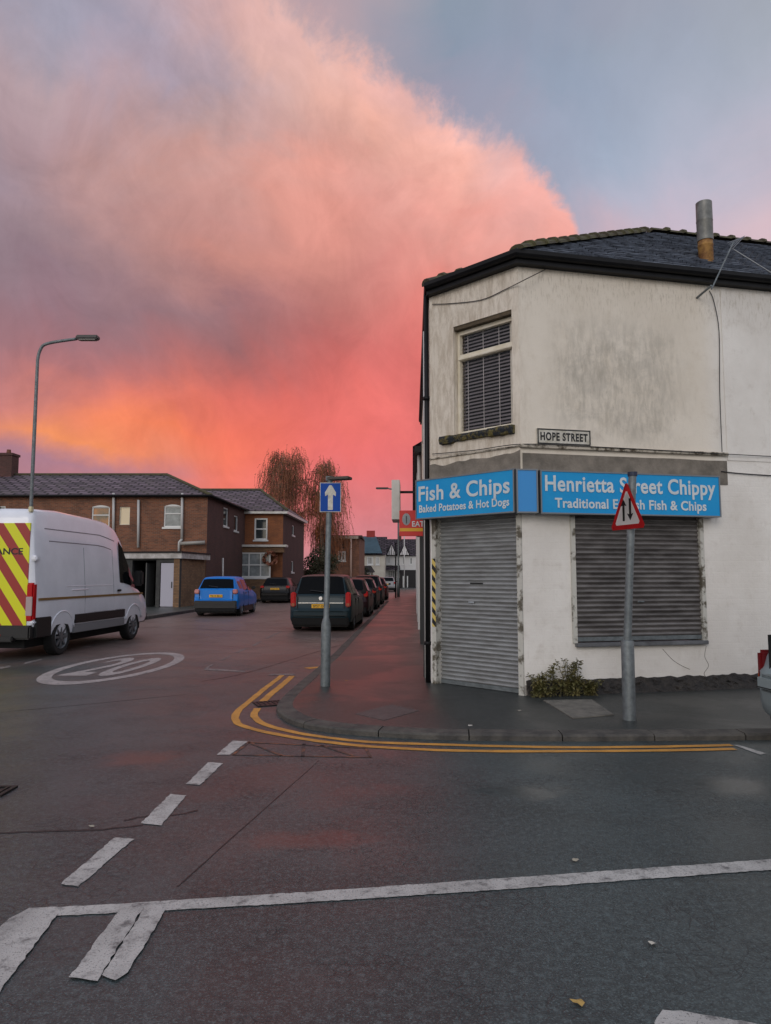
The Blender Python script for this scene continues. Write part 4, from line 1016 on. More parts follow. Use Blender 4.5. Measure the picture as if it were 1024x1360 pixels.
# middle facet between the two
m0 = fc.p(f1[1] + .035, TS + .0, 0); m1 = fr_.p(f2[0] - .035, TS + .0, 0); fm = Fr(m0, m1)
e3, EB3 = light_box(fm, 0, fm.L, Z0s - .0, Z1s + .0, -.16, 0, 'small plain blue sign box filling the corner between the two lettered signs', blue2)
# street name sign
a = [fr_.px(u, v, .03) for u, v in ((713, 569), (784, 571), (785, 592), (714, 590))]
n4 = ((a[0][0] + a[3][0]) / 2, (a[1][0] + a[2][0]) / 2, (a[2][1] + a[3][1]) / 2, (a[0][1] + a[1][1]) / 2)
st_ = thing('street_name_sign', tuple(fr_.p(n4[0], 0, n4[2])), 'white HOPE STREET name plate with black border on the upper wall', 'street sign'); EB = Vector(st_.location)
plw = M('cream_plate_paint', (205, 202, 194), .5, col2=(170, 165, 150), nscale=12)
bm = bmesh.new(); box(bm, fr_, n4[0], n4[1], .005, .03, n4[2], n4[3], bev=.003); part(bm, 'plate', plw, st_, EB)
bm = bmesh.new(); panel(bm, fr_, n4[0] + .004, n4[1] - .004, n4[2] + .004, n4[3] - .004, .028, .034, [(n4[0] + .02, n4[1] - .02, n4[2] + .02, n4[3] - .02)]); part(bm, 'border', ink, st_, EB)
off(text_mesh('lettering', 'HOPE STREET', ink, fr_, n4[0] + .045, n4[2] + (n4[3] - n4[2]) * .27, .031, (n4[3] - n4[2]) * .68, n4[1] - n4[0] - .09, st_, .0055, spacing=1.15), EB)
# projecting signs on the street wall
def flat_sign(fr, s0, s1, z0, z1, name, label, mat, cat='sign', thick=.05):
    e = thing(name, tuple(fr.p((s0 + s1) / 2, 0, z0)), label, cat); EBx = Vector(e.location)
    bm = bmesh.new(); box(bm, fr, s0, s1, -thick / 2, thick / 2, z0, z1, bev=.006); part(bm, 'sign_board', mat, e, EBx); return e, EBx
q = fs_.p(fs_.L - .85, 0, 0)
fz = Fr(q + fs_.n * .47, q + fs_.n * .05)
z0p, z1p = PY(556, 712, q.y)[2], PY(556, 678, q.y)[2]
redm = M('red_sign_enamel', (196, 30, 24), .4)
er, ERB = flat_sign(fz, 0, fz.L, z0p, z1p, 'hanging_sign', 'red hanging takeaway sign with yellow band beside the blue sign', redm)
bm = bmesh.new(); box(bm, fz, .01, fz.L - .01, .026, .028, z0p + .075, z0p + .125); part(bm, 'yellow_band', M('yellow_sign_band', (214, 160, 30), .4), er, ERB)
bm = bmesh.new(); cc = fz.p(.11, .03, z1p - .14)
for k in range(20):
    a_ = 2 * math.pi * k / 20
vs = [bm.verts.new(cc + fz.d * (.065 * math.cos(2 * math.pi * k / 20)) + Vector((0, 0, .095 * math.sin(2 * math.pi * k / 20)))) for k in range(20)]; bm.faces.new(vs)
bmesh.ops.solidify(bm, geom=bm.faces[:], thickness=.003)
part(bm, 'emblem', letm, er, ERB)
bm = bmesh.new(); box(bm, fz, .105, .117, .0345, .036, z1p - .21, z1p - .09); part(bm, 'emblem_fork', ink, er, ERB)
off(text_mesh('lettering', 'EAT', letm, fz, .20, z0p + .15, .03, .12, .19, er, .002), ERB)
for zz in (z1p - .06, z0p + .02): bm = bmesh.new(); box(bm, fz, fz.L, fz.L + .06, -.02, .02, zz, zz + .04); part(bm, 'bracket', black_paint, er, ERB)
q = fs_.p(fs_.L - 2.2, 0, 0); fz2 = Fr(q + fs_.n * .62, q + fs_.n * .42)
ew, EWB = flat_sign(Fr(q + fs_.n * .62, q + fs_.n * .4), 0, .14, PY(542, 692, q.y)[2], PY(542, 641, q.y)[2], 'projecting_sign', 'narrow white projecting sign seen edge on behind the red sign', white_gloss, thick=.8)
for vv_ in (655, 682): bm = bmesh.new(); box(bm, Fr(q + fs_.n * .62, q + fs_.n * .4), .14, .60, -.02, .02, PY(542, vv_, q.y)[2], PY(542, vv_ - 3, q.y)[2]); part(bm, 'bracket', black_paint, ew, EWB)

# next building along the shop side, beyond a gap
nb0 = B2 + SD * 9.05; nb1 = B2 + SD * 45
nbf = Fr(nb1, nb0)
nb = thing('terrace_building', tuple(nb0), 'rendered terrace adjoining the corner shop down the street', 'building'); NB = Vector(nb.location)
h_n = [(k * 5 + 1.2, k * 5 + 2.4, 3.2, 4.5) for k in range(7)] + [(k * 5 + 1.0, k * 5 + 3.2, .8, 2.3) for k in range(7)]
bm = bmesh.new(); panel(bm, nbf, 0, nbf.L, 0, 5.2, -.3, 0, h_n); part(bm, 'wall', M('cream_render', (176, 168, 152), .8, col2=(150, 140, 124), nscale=2), nb, NB)
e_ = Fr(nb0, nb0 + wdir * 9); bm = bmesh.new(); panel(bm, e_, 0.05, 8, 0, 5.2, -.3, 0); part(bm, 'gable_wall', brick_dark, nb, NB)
for h in h_n:
    bm = bmesh.new(); panel(bm, nbf, h[0], h[1], h[2], h[3], -.16, -.1, [(h[0] + .07, h[1] - .07, h[2] + .07, h[3] - .07)]); w_ = part(bm, 'window', upvc, nb, NB)
    bm = bmesh.new(); box(bm, nbf, h[0] + .06, h[1] - .06, -.15, -.13, h[2] + .06, h[3] - .06); part(bm, 'pane', window_glass, w_, NB)
bm = bmesh.new()
q = [nbf.p(0, .25, 5.15), nbf.p(nbf.L, .25, 5.15), nbf.p(nbf.L, -4, 7.6), nbf.p(0, -4, 7.6)]; quad(bm, q); quad(bm, [q[3], q[2], nbf.p(nbf.L, -8.2, 5.15), nbf.p(0, -8.2, 5.15)])
bmesh.ops.solidify(bm, geom=bm.faces[:], thickness=.06); part(bm, 'roof', slate_roof, nb, NB)
bm = bmesh.new(); box(bm, nbf, 0, nbf.L, .005, .2, 5.0, 5.16); part(bm, 'gutter', black_paint, nb, NB)
for s in (nbf.L - .6, nbf.L - 4, nbf.L - 9): bm = bmesh.new(); q = nbf.p(s, .07, 0); tube(bm, [(q.x, q.y, .1), (q.x, q.y, 5)], .05, 8); part(bm, 'downpipe', pvc_grey, nb, NB)
#===PART2===
# ---------------------------------------------------------------- vehicles
def sect(S, y):
    for a, b_ in zip(S, S[1:]):
        if a[0] <= y <= b_[0]:
            f = (y - a[0]) / max(1e-6, b_[0] - a[0]); return [p + (q - p) * f for p, q in zip(a, b_)][1:]
    return list(S[-1][1:])
def ring_half(c, van=False):
    zb, w, zbelt, wb, zt, wt = c; dz = zbelt - zb
    if van: top = [(wt, zt - .16), (wt - .04, zt - .06), (wt - .15, zt - .015), (0, zt)]
    else:
        e = min(.06, max(.008, (zt - zbelt) * .12)); top = [(wt, zt - e), (wt - .05, zt - e * .45), (wt * .7, zt - e * .12), (0, zt)]
    return [(0, zb), (w * .82, zb), (w * .96, zb + .04), (w, zb + dz * .3), (w * 1.0, zb + dz * .62), (w * .985, zb + dz * .86), (wb, zbelt)] + top
def side_pt(S, y, f, side, off_=.007):
    zb, w, zbelt, wb, zt, wt = sect(S, y); e = min(.06, max(.008, (zt - zbelt) * .12))
    z = zbelt + (zt - e - zbelt) * f; x = wb + (wt - wb) * f
    return Vector((side * (x + off_), y, z + off_ * .3))
def car(name, label, loc, rz, S, paint, wheels, wr, glass, rear_win, front_win, mats, group=None, tw=.21, van=False, arch=1.24, extra=None, rear_lights=True):
    e = thing(name, loc, label, 'van' if van else 'car', group, rz)
    ys = []
    for a, b_ in zip(S, S[1:]):
        k = max(1, int((b_[0] - a[0]) / .35))
        for j in range(k): ys.append(a[0] + (b_[0] - a[0]) * j / k)
    ys.append(S[-1][0])
    bm = bmesh.new(); rings = []
    for y in ys:
        h = ring_half(sect(S, y), van)
        pts = [(x, z) for x, z in h] + [(-x, z) for x, z in h[-2:0:-1]]
        rings.append([bm.verts.new((x, y, z)) for x, z in pts])
    n = len(rings[0])
    for a, b_ in zip(rings, rings[1:]):
        for k in range(n): bm.faces.new((a[k], a[(k + 1) % n], b_[(k + 1) % n], b_[k]))
    bm.faces.new(rings[0]); bm.faces.new(rings[-1][::-1]); bmesh.ops.recalc_face_normals(bm, faces=bm.faces[:])
    body = finish(bm, 'body', [paint, black_plastic], e)
    # wheel arches cut into the body
    hw = max(c[2] for c in S)
    cb = bmesh.new()
    for y in wheels:
        for sx in (-1, 1):
            rr = [[cb.verts.new((x, y + wr * arch * math.cos(2 * math.pi * k / 28), wr + .01 + wr * arch * math.sin(2 * math.pi * k / 28))) for k in range(28)] for x in (sx * (hw - tw - .1), sx * (hw + .2))]
            fs = [cb.faces.new((rr[0][k], rr[0][(k + 1) % 28], rr[1][(k + 1) % 28], rr[1][k])) for k in range(28)] + [cb.faces.new(rr[0]), cb.faces.new(rr[1][::-1])]
    bmesh.ops.recalc_face_normals(cb, faces=cb.faces[:])
    for f in cb.faces: f.material_index = 1
    cut = finish(cb, 'cutter', [paint, black_plastic])
    md_ = body.modifiers.new('b', 'BOOLEAN'); md_.operation = 'DIFFERENCE'; md_.object = cut; md_.solver = 'EXACT'; md_.material_mode = 'INDEX'
    bpy.context.view_layer.update()
    me = bpy.data.meshes.new_from_object(body.evaluated_get(bpy.context.evaluated_depsgraph_get()))
    body.modifiers.clear(); body.data = me; bpy.data.objects.remove(cut)
    smooth_by_angle(body, 40)
    # wheels
    wmesh = None
    for y in wheels:
        for sx in (-1, 1):
            if wmesh is None:
                bm = bmesh.new(); ax = Vector((1, 0, 0))
                lathe_x(bm, (0, 0, 0), [(-tw, wr * .6), (-tw, wr * .92), (-tw + .02, wr * .985), (-tw * .5, wr), (-.02, wr * .985), (0, wr * .93), (.004, wr * .74), (-.012, wr * .66)], 32)
                wo = finish(bm, 'wheel', rubber, e); smooth_by_angle(wo)
                bm = bmesh.new(); rings_ = lathe_x(bm, (0, 0, 0), [(-.012, wr * .67), (.0, wr * .65), (-.035, wr * .60), (-.06, wr * .55)], 32)
                for k in range(5 if not van else 8):
                    a_ = 2 * math.pi * k / (5 if not van else 8)
                    c_, s_ = math.cos(a_), math.sin(a_); dr_ = Vector((0, c_, s_)); pp = Vector((0, -s_, c_)); hw_ = wr * (.10 if not van else .07)
                    q = [dr_ * wr * .1 - pp * hw_, dr_ * wr * .64 - pp * hw_ * .8, dr_ * wr * .64 + pp * hw_ * .8, dr_ * wr * .1 + pp * hw_]
                    f = [bm.verts.new(p + Vector((-.006, 0, 0))) for p in q]; g = [bm.verts.new(p + Vector((-.045, 0, 0))) for p in q]
                    bm.faces.new(f); [bm.faces.new((f[i], g[i], g[(i + 1) % 4], f[(i + 1) % 4])) for i in range(4)]
                rr = lathe_x(bm, (0, 0, 0), [(.0, wr * .17), (.004, wr * .12)], 16); bm.faces.new(rr[-1]); bmesh.ops.recalc_face_normals(bm, faces=bm.faces[:])
                rim = finish(bm, 'rim', alloy, wo)
                bm = bmesh.new(); rr = lathe_x(bm, (0, 0, 0), [(-.07, wr * .62), (-.071, .01)], 24); dk = finish(bm, 'brake_disc', dark_void, wo)
                first = wo; wmesh = True; W = wo
            else: W = copy_tree(first, e)
            W.location = (sx * (hw - .015), y, wr); W.rotation_euler = (0, 0, 0 if sx > 0 else math.pi)
    # side glass
    for sx in (-1, 1):
        for (y0, y1, f0, f1_) in glass:
            yy = [y0] + [y for y in ys if y0 < y < y1] + [y1]
            bm = bmesh.new(); rows = [[bm.verts.new(side_pt(S, y, f, sx)) for f in (f0, (f0 + f1_) / 2, f1_)] for y in yy]
            for a, b_ in zip(rows, rows[1:]):
                for k in range(2): bm.faces.new((a[k], b_[k], b_[k + 1], a[k + 1]))
            bmesh.ops.recalc_face_normals(bm, faces=bm.faces[:])
            if (bm.faces[:][0].normal.x) * sx < 0: [f.normal_flip() for f in bm.faces]
            finish(bm, 'side_window', glass_dark, e)
    for nm, rng in (('rear_window', rear_win), ('windscreen', front_win)):
        if not rng: continue
        y0, y1, kx = rng; yy = [y0] + [y for y in ys if y0 < y < y1] + [y1]; bm = bmesh.new(); rows = []
        for y in yy:
            zb, w, zbelt, wb, zt, wt = sect(S, y); e_ = min(.06, max(.008, (zt - zbelt) * .12)); z0_ = zt + .008
            rows.append([bm.verts.new((x, y - (.006 if nm == 'rear_window' else -.006), z)) for x, z in ((-wt * kx, z0_ - e_ * .5), (-wt * .7, z0_ - e_ * .1), (0, z0_), (wt * .7, z0_ - e_ * .1), (wt * kx, z0_ - e_ * .5))])
        for a, b_ in zip(rows, rows[1:]):
            for k in range(4): bm.faces.new((a[k], a[k + 1], b_[k + 1], b_[k]))
        finish(bm, nm, glass_dark, e)
    if extra: extra(e)
    return e
def cbox(e, name, mat, x0, x1, y0, y1, z0, z1, bev=.012):
    bm = bmesh.new(); xbox(bm, x0, x1, y0, y1, z0, z1, bev=bev); return finish(bm, name, mat, e)
def ytext(parent, body, mat, x, y, z, size, width, bold=.004, name='lettering'):
    f = Fr((x, y), (x + 1, y)); return text_mesh(name, body, mat, f, 0, z, 0, size, width, parent, bold, .001, align='C')
def car_paint(name, c, metal=.35, rough=.25): return M(name, c, .42, metal * .2, coat=.16, spec=.2)

def hatch(L_=4.2, hw=.89, h=1.5, belt=.93, rake=.5, clear=.2, tailz=.98):
    s = L_ / 4.2
    return [(0, clear + .16, hw * .80, .58, hw * .80, .60, hw * .74), (.05, clear + .06, hw * .93, .60, hw * .92, .64, hw * .84), (.09, clear + .02, hw * .96, .62, hw * .95, .68, hw * .86),
            (.12, clear + .01, hw * .97, belt - .06, hw * .92, tailz, hw * .82), (.20, clear, hw * .985, belt, hw * .93, tailz + .05, hw * .82), (rake + .08, clear, hw, belt + .01, hw * .95, h - .07, hw * .70),
            (rake + .25, clear, hw, belt, hw * .955, h - .02, hw * .70), (1.5 * s, clear, hw, belt - .02, hw * .96, h, hw * .71), (2.15 * s, clear, hw, belt - .04, hw * .96, h - .02, hw * .70), (2.5 * s, clear, hw, belt - .05, hw * .96, h - .11, hw * .68),
            (3.18 * s, clear, hw, belt - .06, hw * .94, belt + .02, hw * .80), (3.8 * s, clear, hw * .98, belt - .16, hw * .9, belt - .1, hw * .74), (4.08 * s, clear + .04, hw * .9, .62, hw * .82, .66, hw * .7), (4.2 * s, clear + .12, hw * .74, .5, hw * .7, .54, hw * .6)]
def std_extra(hw, tailz, plate, belt=.9, lightw=.17, lz=(.74, .98), pl='yellow', mirr=2.55, strip=None, dark_bumper=False, roofbar=False, lightmat=None, L_=4.2, logo=False, silver=False):
    def f(e):
        for sx in (-1, 1):
            x1 = sx * (hw * .955); x0 = sx * (hw * .955 - lightw)
            o = cbox(e, 'tail_light', lightmat or red_lens, min(x0, x1), max(x0, x1), .045, .22, lz[0], lz[1], .03)
            cbox(e, 'tail_light_lens', M('amber_lens', (150, 70, 40), .2), min(x0, x1) + .03, max(x0, x1) - .03, .038, .06, lz[0] + .02, lz[0] + (lz[1] - lz[0]) * .26, .006)
            bm = bmesh.new(); xbox(bm, min(sx * hw, sx * (hw + .17)), max(sx * hw, sx * (hw + .17)), mirr, mirr + .09, belt + .02, belt + .15, bev=.03); finish(bm, 'wing_mirror', black_plastic, e)
        p = cbox(e, 'number_plate', plate_yellow if pl == 'yellow' else plate_white, -.26, .26, .06 if plate[1] > .64 else -.012, .085 if plate[1] > .64 else .01, plate[1] - .055, plate[1] + .055, .004)
        ytext(p, plate[0], ink, 0, (.06 if plate[1] > .64 else -.012) - .001, plate[1] - .032, .09, .44, .002, 'plate_characters')
        cbox(e, 'bumper', black_plastic if dark_bumper else MATS['_p'], -hw * (.94 if dark_bumper else .86), hw * (.94 if dark_bumper else .86), -.03, .2 if dark_bumper else .1, .30 if dark_bumper else .42, .62 if dark_bumper else .58, .03)
        if not silver: cbox(e, 'bumper_shade_band', dark_void, -hw * .90, hw * .90, -.012, .3, .17, .42, .03)  # near-black band paints the shade low on the tail
        if strip: cbox(e, 'chrome_strip', chrome, -hw * .72, hw * .72, .07, .09, strip, strip + .022, .003)
        for sx in (-1, 1): cbox(e, 'sill_trim', black_plastic, min(sx * (hw - .06), sx * (hw + .006)), max(sx * (hw - .06), sx * (hw + .006)), .98 * L_ / 4.2 + .1, 2.95 * L_ / 4.2, .15, .38, .015)
        if logo:
            bm = bmesh.new(); rr = lathe_x(bm, (0, .065, strip + .14), [(0, .06), (-.012, .05)], 20, axis=Vector((0, 1, 0))); bm.faces.new(rr[-1]); bmesh.ops.recalc_face_normals(bm, faces=bm.faces[:]); finish(bm, 'badge', chrome, e)
        for sx in (-1, 1):
            cbox(e, 'door_handle', black_plastic if not strip else chrome, min(sx * (hw - .01), sx * (hw + .03)), max(sx * (hw - .01), sx * (hw + .03)), 1.35, 1.5, belt - .12, belt - .09, .006)
        seam = M('panel_gap_black', (8, 8, 9), .6)
        for sx in (-1, 1):
            cbox(e, 'tailgate_gap', seam, sx * hw * .74 - .006, sx * hw * .74 + .006, .05, .09, .60, tailz - .02, .001)
            for yy in (1.12, 2.0): cbox(e, 'door_gap', seam, min(sx * (hw - .02), sx * (hw + .003)), max(sx * (hw - .02), sx * (hw + .003)), yy * L_ / 4.2, yy * L_ / 4.2 + .010, .34, belt - .05, .0)
        cbox(e, 'bumper_gap', seam, -hw * .84, hw * .84, -.034, -.026, .455, .465, 0)
        cbox(e, 'underbody_shade_box', seam, -hw * .86, hw * .86, .10, L_ - .2, .13, .27, .01)  # dark box added to deepen the shadow under the car
        bm = bmesh.new(); tube(bm, [(0, .14, tailz + .05), (.05, .16, tailz + .11), (-.32, .19, tailz + .15)], .012, 5); finish(bm, 'rear_wiper', black_plastic, e)
    return f
ANG = math.atan2(SD.x, SD.y)
def put_car(u, v, *a): p = P(u, v); return (p.x, p.y, 0)
# dark green people carrier, nearest at the kerb
def carpos(uL, uR, v, dy=0):
    a = P(uL, v); b_ = P(uR, v); return ((a.x + b_.x) / 2, a.y + dy, 0), abs(b_.x - a.x)
pos, w_ = carpos(384, 466, 839); print('green width', w_, pos)
green = car_paint('dark_green_car_paint', (22, 42, 50), .5, .22); MATS['_p'] = green
S = hatch(4.45, .91, 1.64, .98, .30, .22, 1.02)
hwG = .91
car('estate_car', 'dark green people carrier parked at the kerb nearest the one way sign', pos, -ANG - R(1), S, green, (.85, 3.6), .32, [(.35, .95, .1, .86), (1.05, 1.95, .08, .88), (2.05, 2.95, .06, .88)], (.19, .40, .93), (2.66, 3.3, .9), None, 'cars parked along the right kerb',
    extra=std_extra(.91, 1.02, ('SP57 OUT', .72), .98, .15, (.70, 1.12), strip=.80, L_=4.45, logo=True, mirr=2.9))
# the cars in front of it
shades = [('dark_plum_car_paint', (40, 16, 22), 'dark red hatchback parked directly ahead of the green people carrier', 27.3, 1.50, 4.0), ('black_car_paint', (12, 12, 15), 'black hatchback third in the row along the right kerb', 33.2, 1.50, 4.1),
          ('grey_car_paint', (34, 36, 40), 'dark grey hatchback fourth in the row along the right kerb', 39.2, 1.62, 4.2), ('maroon_car_paint', (60, 18, 22), 'maroon car farthest along the row at the right kerb', 46.5, 1.48, 4.1)]
for nm, c, lab, Y, h_, l_ in shades:
    pm = car_paint(nm, c, .3, .22); MATS['_p'] = pm
    x = pos[0] + .10 + SD.x * (Y - pos[1])
    car('hatchback', lab, (x, Y, 0), -ANG, hatch(l_, .88, h_, .93, .42), pm, (.75, 3.25), .31, [(.55, 1.1, .1, .84), (1.2, 1.95, .08, .88), (2.05, 2.75, .06, .88)], (.2, .5, .93), (2.5, 3.1, .9), None, 'cars parked along the right kerb', extra=std_extra(.88, .98, ('MA08 KXD', .74), .93, .16, (.78, 1.0), L_=l_))
# blue crossover and black hatch on the far side
blu = car_paint('bright_blue_car_paint', (6, 112, 196), .3, .22); MATS['_p'] = blu
pos2, w2_ = carpos(254, 317, 819); print('blue', pos2, w2_)
S = hatch(4.15, .885, 1.57, 1.0, .42, .26, 1.04)
headl = M('pale_tail_lamp', (190, 120, 120), .15, coat=1)
car('crossover_car', 'bright blue crossover car parked across the street by the garage', pos2, -R(1.0), S, blu, (.78, 3.3), .34, [(.6, 1.1, .16, .74), (1.2, 1.95, .08, .86), (2.05, 2.75, .06, .88)], (.2, .47, .93), (2.5, 3.1, .9), None, 'cars parked on the far side', extra=std_extra(.885, 1.04, ('YK15 BLU', .80), 1.0, .20, (.88, 1.06), dark_bumper=True, lightmat=headl, L_=4.15))
blk = MATS['black_car_paint']; MATS['_p'] = blk
pos3, w3_ = carpos(343, 386, 801); print('black', pos3, w3_)
e = car('hatchback', 'black hatchback parked across the street in front of the bay window', pos3, -R(1.5), hatch(4.3, .90, 1.50, .95, .6), blk, (.8, 3.4), .33, [(.75, 1.3, .1, .8), (1.35, 2.05, .08, .88), (2.15, 2.85, .06, .88)], (.2, .64, .93), (2.55, 3.2, .9), None, 'cars parked on the far side', extra=std_extra(.9, .98, ('DA64 VNC', .82), .95, .22, (.86, 1.0), L_=4.3))
pl = [c for c in e.children if c.name.startswith('tail_light') and 'lens' not in c.name]
# silver car at the right edge, half on the pavement
sil = car_paint('silver_car_paint', (140, 152, 154), .7, .3); MATS['_p'] = sil
kp = Vector((3.62, 6.30, 0)); 
e = car('silver_car', 'silver car with its tail at the right edge, parked half on the pavement', (3.70, 6.28, .07), R(-90 + 5), hatch(4.2, .89, 1.44, .78, .45, .14, .84), sil, (.74, 3.3), .31, [(.6, 1.1, .1, .84), (1.2, 1.95, .08, .88), (2.05, 2.75, .06, .88)], (.2, .5, .93), (2.5, 3.1, .9), None, None,
    extra=std_extra(.89, .98, ('PJ03 HRE', .62), .78, .045, (.50, .80), L_=4.2, silver=True, lightmat=M('dark_red_lens', (104, 12, 18), .3)))
# white high-roof maintenance van
vanw = M('van_white_paint', (228, 231, 240), .3, coat=.5, col2=(216, 219, 228), nscale=1.5)
def chevron_mat():
    m = bpy.data.materials.new('chevron_panel'); m.use_nodes = True; N, L, b = nodes_of(m); tc = N.new('ShaderNodeTexCoord'); sp = N.new('ShaderNodeSeparateXYZ'); L.new(tc.outputs['Object'], sp.inputs[0])
    v_ = newmath(N, L, 'FRACT', newmath(N, L, 'MULTIPLY', newmath(N, L, 'ADD', newmath(N, L, 'MULTIPLY', newmath(N, L, 'ABSOLUTE', sp.outputs[0]), 1.45), sp.outputs[2]), 1 / .62))
    f_ = newmath(N, L, 'GREATER_THAN', v_, .5)
    L.new(newmix(N, L, f_, srgb((214, 214, 20)), srgb((150, 38, 34))), b.inputs['Base Color']); b.inputs['Roughness'].default_value = .35; return m
chev = chevron_mat()
VZ = 1.045
vS = [(0, .52, .94, 1.40, .95, 2.60, .86), (.04, .42, 1.0, 1.42, 1.0, 2.70, .90), (.12, .40, 1.02, 1.42, 1.01, 2.76, .91), (1.0, .38, 1.03, 1.42, 1.01, 2.80, .91), (2.4, .38, 1.03, 1.42, 1.01, 2.77, .90), (3.1, .38, 1.03, 1.42, 1.01, 2.74, .89),
      (3.55, .38, 1.03, 1.40, 1.0, 2.62, .89), (3.85, .38, 1.03, 1.38, 1.0, 2.40, .90), (4.2, .38, 1.03, 1.34, .99, 1.92, .92), (4.7, .38, 1.02, 1.24, .97, 1.40, .90), (5.15, .38, 1.0, 1.08, .93, 1.18, .78), (5.4, .40, .93, .85, .86, .95, .72), (5.5, .46, .84, .65, .8, .74, .66)]
vS = [(y * 1.02, a, b, c, d, (1.4 + (z - 1.4) * 1.10 if z > 1.4 else z), w) for y, a, b, c, d, z, w in vS]
def van_extra(e):
    y = -.003
    bm = bmesh.new(); panel(bm, Fr((-.90, 0), (.90, 0)), .02, 1.78, .66, 2.60, -.02, .016); o = finish(bm, 'rear_doors', chev, e)
    bm = bmesh.new(); xbox(bm, -.006, .006, -.02, -.0162, .66, 2.6); finish(bm, 'door_seam', ink, o)
    ytext(o, 'MAINTENANCE', ink, .05, -.018, 2.0, .17, 1.42, .004)
    cbox(e, 'rear_bumper', black_plastic, -1.0, 1.0, -.10, .14, .40, .66, .03)
    cbox(e, 'rear_step', black_plastic, -.7, .7, -.16, .0, .36, .46, .02)
    p = cbox(o, 'number_plate', plate_yellow, -.80, -.30, -.028, -.017, .78, .89, .003)
    cbox(e, 'fog_light', red_lens, .30, .44, -.112, -.08, .46, .50, .006)
    cbox(o, 'door_handle', black_plastic, .06, .2, -.04, -.018, .74, .79, .01)
    for sx in (-1, 1):
        x0, x1 = sorted((sx * .86, sx * 1.015))
        t = cbox(e, 'tail_light', red_lens, x0, x1, -.045, .10, .74, 1.46, .03)
        cbox(t, 'tail_light_lens', clear_lens, x0 + .015, x1 - .015, -.052, -.03, .84, 1.20, .006)
        cbox(e, 'door_hinge', vanw, *sorted((sx * .93, sx * 1.04)), -.03, .13, 1.88, 1.98, .02)
        cbox(e, 'door_hinge', vanw, *sorted((sx * .93, sx * 1.03)), -.03, .12, .68, .75, .02)
        cbox(e, 'sill_moulding', black_plastic, *sorted((sx * 1.0, sx * 1.045)), 1.52, 3.95, .60, .80, .015)
        cbox(e, 'sill_moulding', black_plastic, *sorted((sx * .98, sx * 1.045)), .06, .60, .42, .80, .015)
        cbox(e, 'lower_sill', M('van_lower_sill', (120, 122, 126), .5), *sorted((sx * .98, sx * 1.035)), 1.5, 3.95, .40, .58, .01)
        cbox(e, 'side_stripe', M('brown_yellow_stripe', (128, 98, 52), .5), *sorted((sx * 1.0, sx * 1.0365)), .14, 5.0, 1.12, 1.165, 0)
        # pressed panel lines on the load side
        for (ya, yb, z) in ((.55, 3.3, 2.28), (.4, 3.5, 2.52)):
            bm = bmesh.new(); pts = []
            for k in range(9):
                yy = ya + (yb - ya) * k / 8; zz = z - (.10 if yy > 2.8 else 0) * (yy - 2.8) / .7; c = sect(vS, yy); f_ = (zz - c[2]) / (c[4] - .16 - c[2]); xx = c[3] + (c[5] - c[3]) * f_
                pts.append((sx * (xx - .004), yy, zz))
            tube(bm, pts, .012, 6); finish(bm, 'pressed_rib', M('panel_seam_grey', (120, 124, 132), .4), e)
        bm = bmesh.new(); tube(bm, [(sx * 1.012, 1.4, 1.30), (sx * 1.012, 2.1, 1.30)], .014, 6); tube(bm, [(sx * 1.012, 1.2, 1.38), (sx * 1.008, 3.3, 1.38)], .008, 6); finish(bm, 'swage', vanw, e)
        for yy in (1.95, 3.35):
            bm = bmesh.new(); pts = []
            for zz in (.8, 1.1, 1.42, 1.8, 2.2): c = sect(vS, yy); f_ = max(0, (zz - c[2]) / (c[4] - .16 - c[2])); xx = c[3] + (c[5] - c[3]) * f_ + (.018 if zz < 1.42 else 0); pts.append((sx * (xx - .001), yy, zz))
            tube(bm, pts, .006, 5); finish(bm, 'door_seam', MATS['panel_seam_grey'], e)
        cbox(e, 'door_handle', black_plastic, *sorted((sx * 1.02, sx * 1.06)), 3.52, 3.68, 1.22, 1.27, .01)
        cbox(e, 'wing_mirror', black_plastic, *sorted((sx * 1.0, sx * 1.24)), 4.42, 4.56, 1.34, 1.72, .04)
        # flared arches
        for yy in (1.05, 4.5):
            bm = bmesh.new(); pts = [(sx * 1.022, yy + .49 * math.cos(a), .38 + .50 * math.sin(a)) for a in [math.pi * (.10 + .8 * k / 14) for k in range(15)]]
            tube(bm, pts, .022, 8); o = finish(bm, 'wheel_arch', vanw, e, True)
    cbox(e, 'front_bumper', black_plastic, -.9, .9, 5.3, 5.68, .38, .66, .06); cbox(e, 'underbody_shade_box', dark_void, -.80, .80, .1, 5.4, .22, .42, .01)  # dark box under the van, added for a deeper ground shadow
    cbox(e, 'roof_marker', M('cream_marker', (205, 196, 160), .5), .80, .87, .02, .1, 2.82, 2.92, .01)
    bm = bmesh.new(); xbox(bm, -.9, .2, .08, .14, 2.88, 2.94, bev=.02); finish(bm, 'rear_light_bar', black_plastic, e)
car('white_van', 'white high-roof maintenance van with red and yellow chevrons parked at the left', (-6.66 - 1.0, 13.62, 0), -R(3.9), vS, vanw, (1.05, 4.5), .36, [(3.70, 4.62, .03, .84)], None, (3.95, 4.75, .9), None, None, tw=.22, van=True, arch=1.30, extra=van_extra)
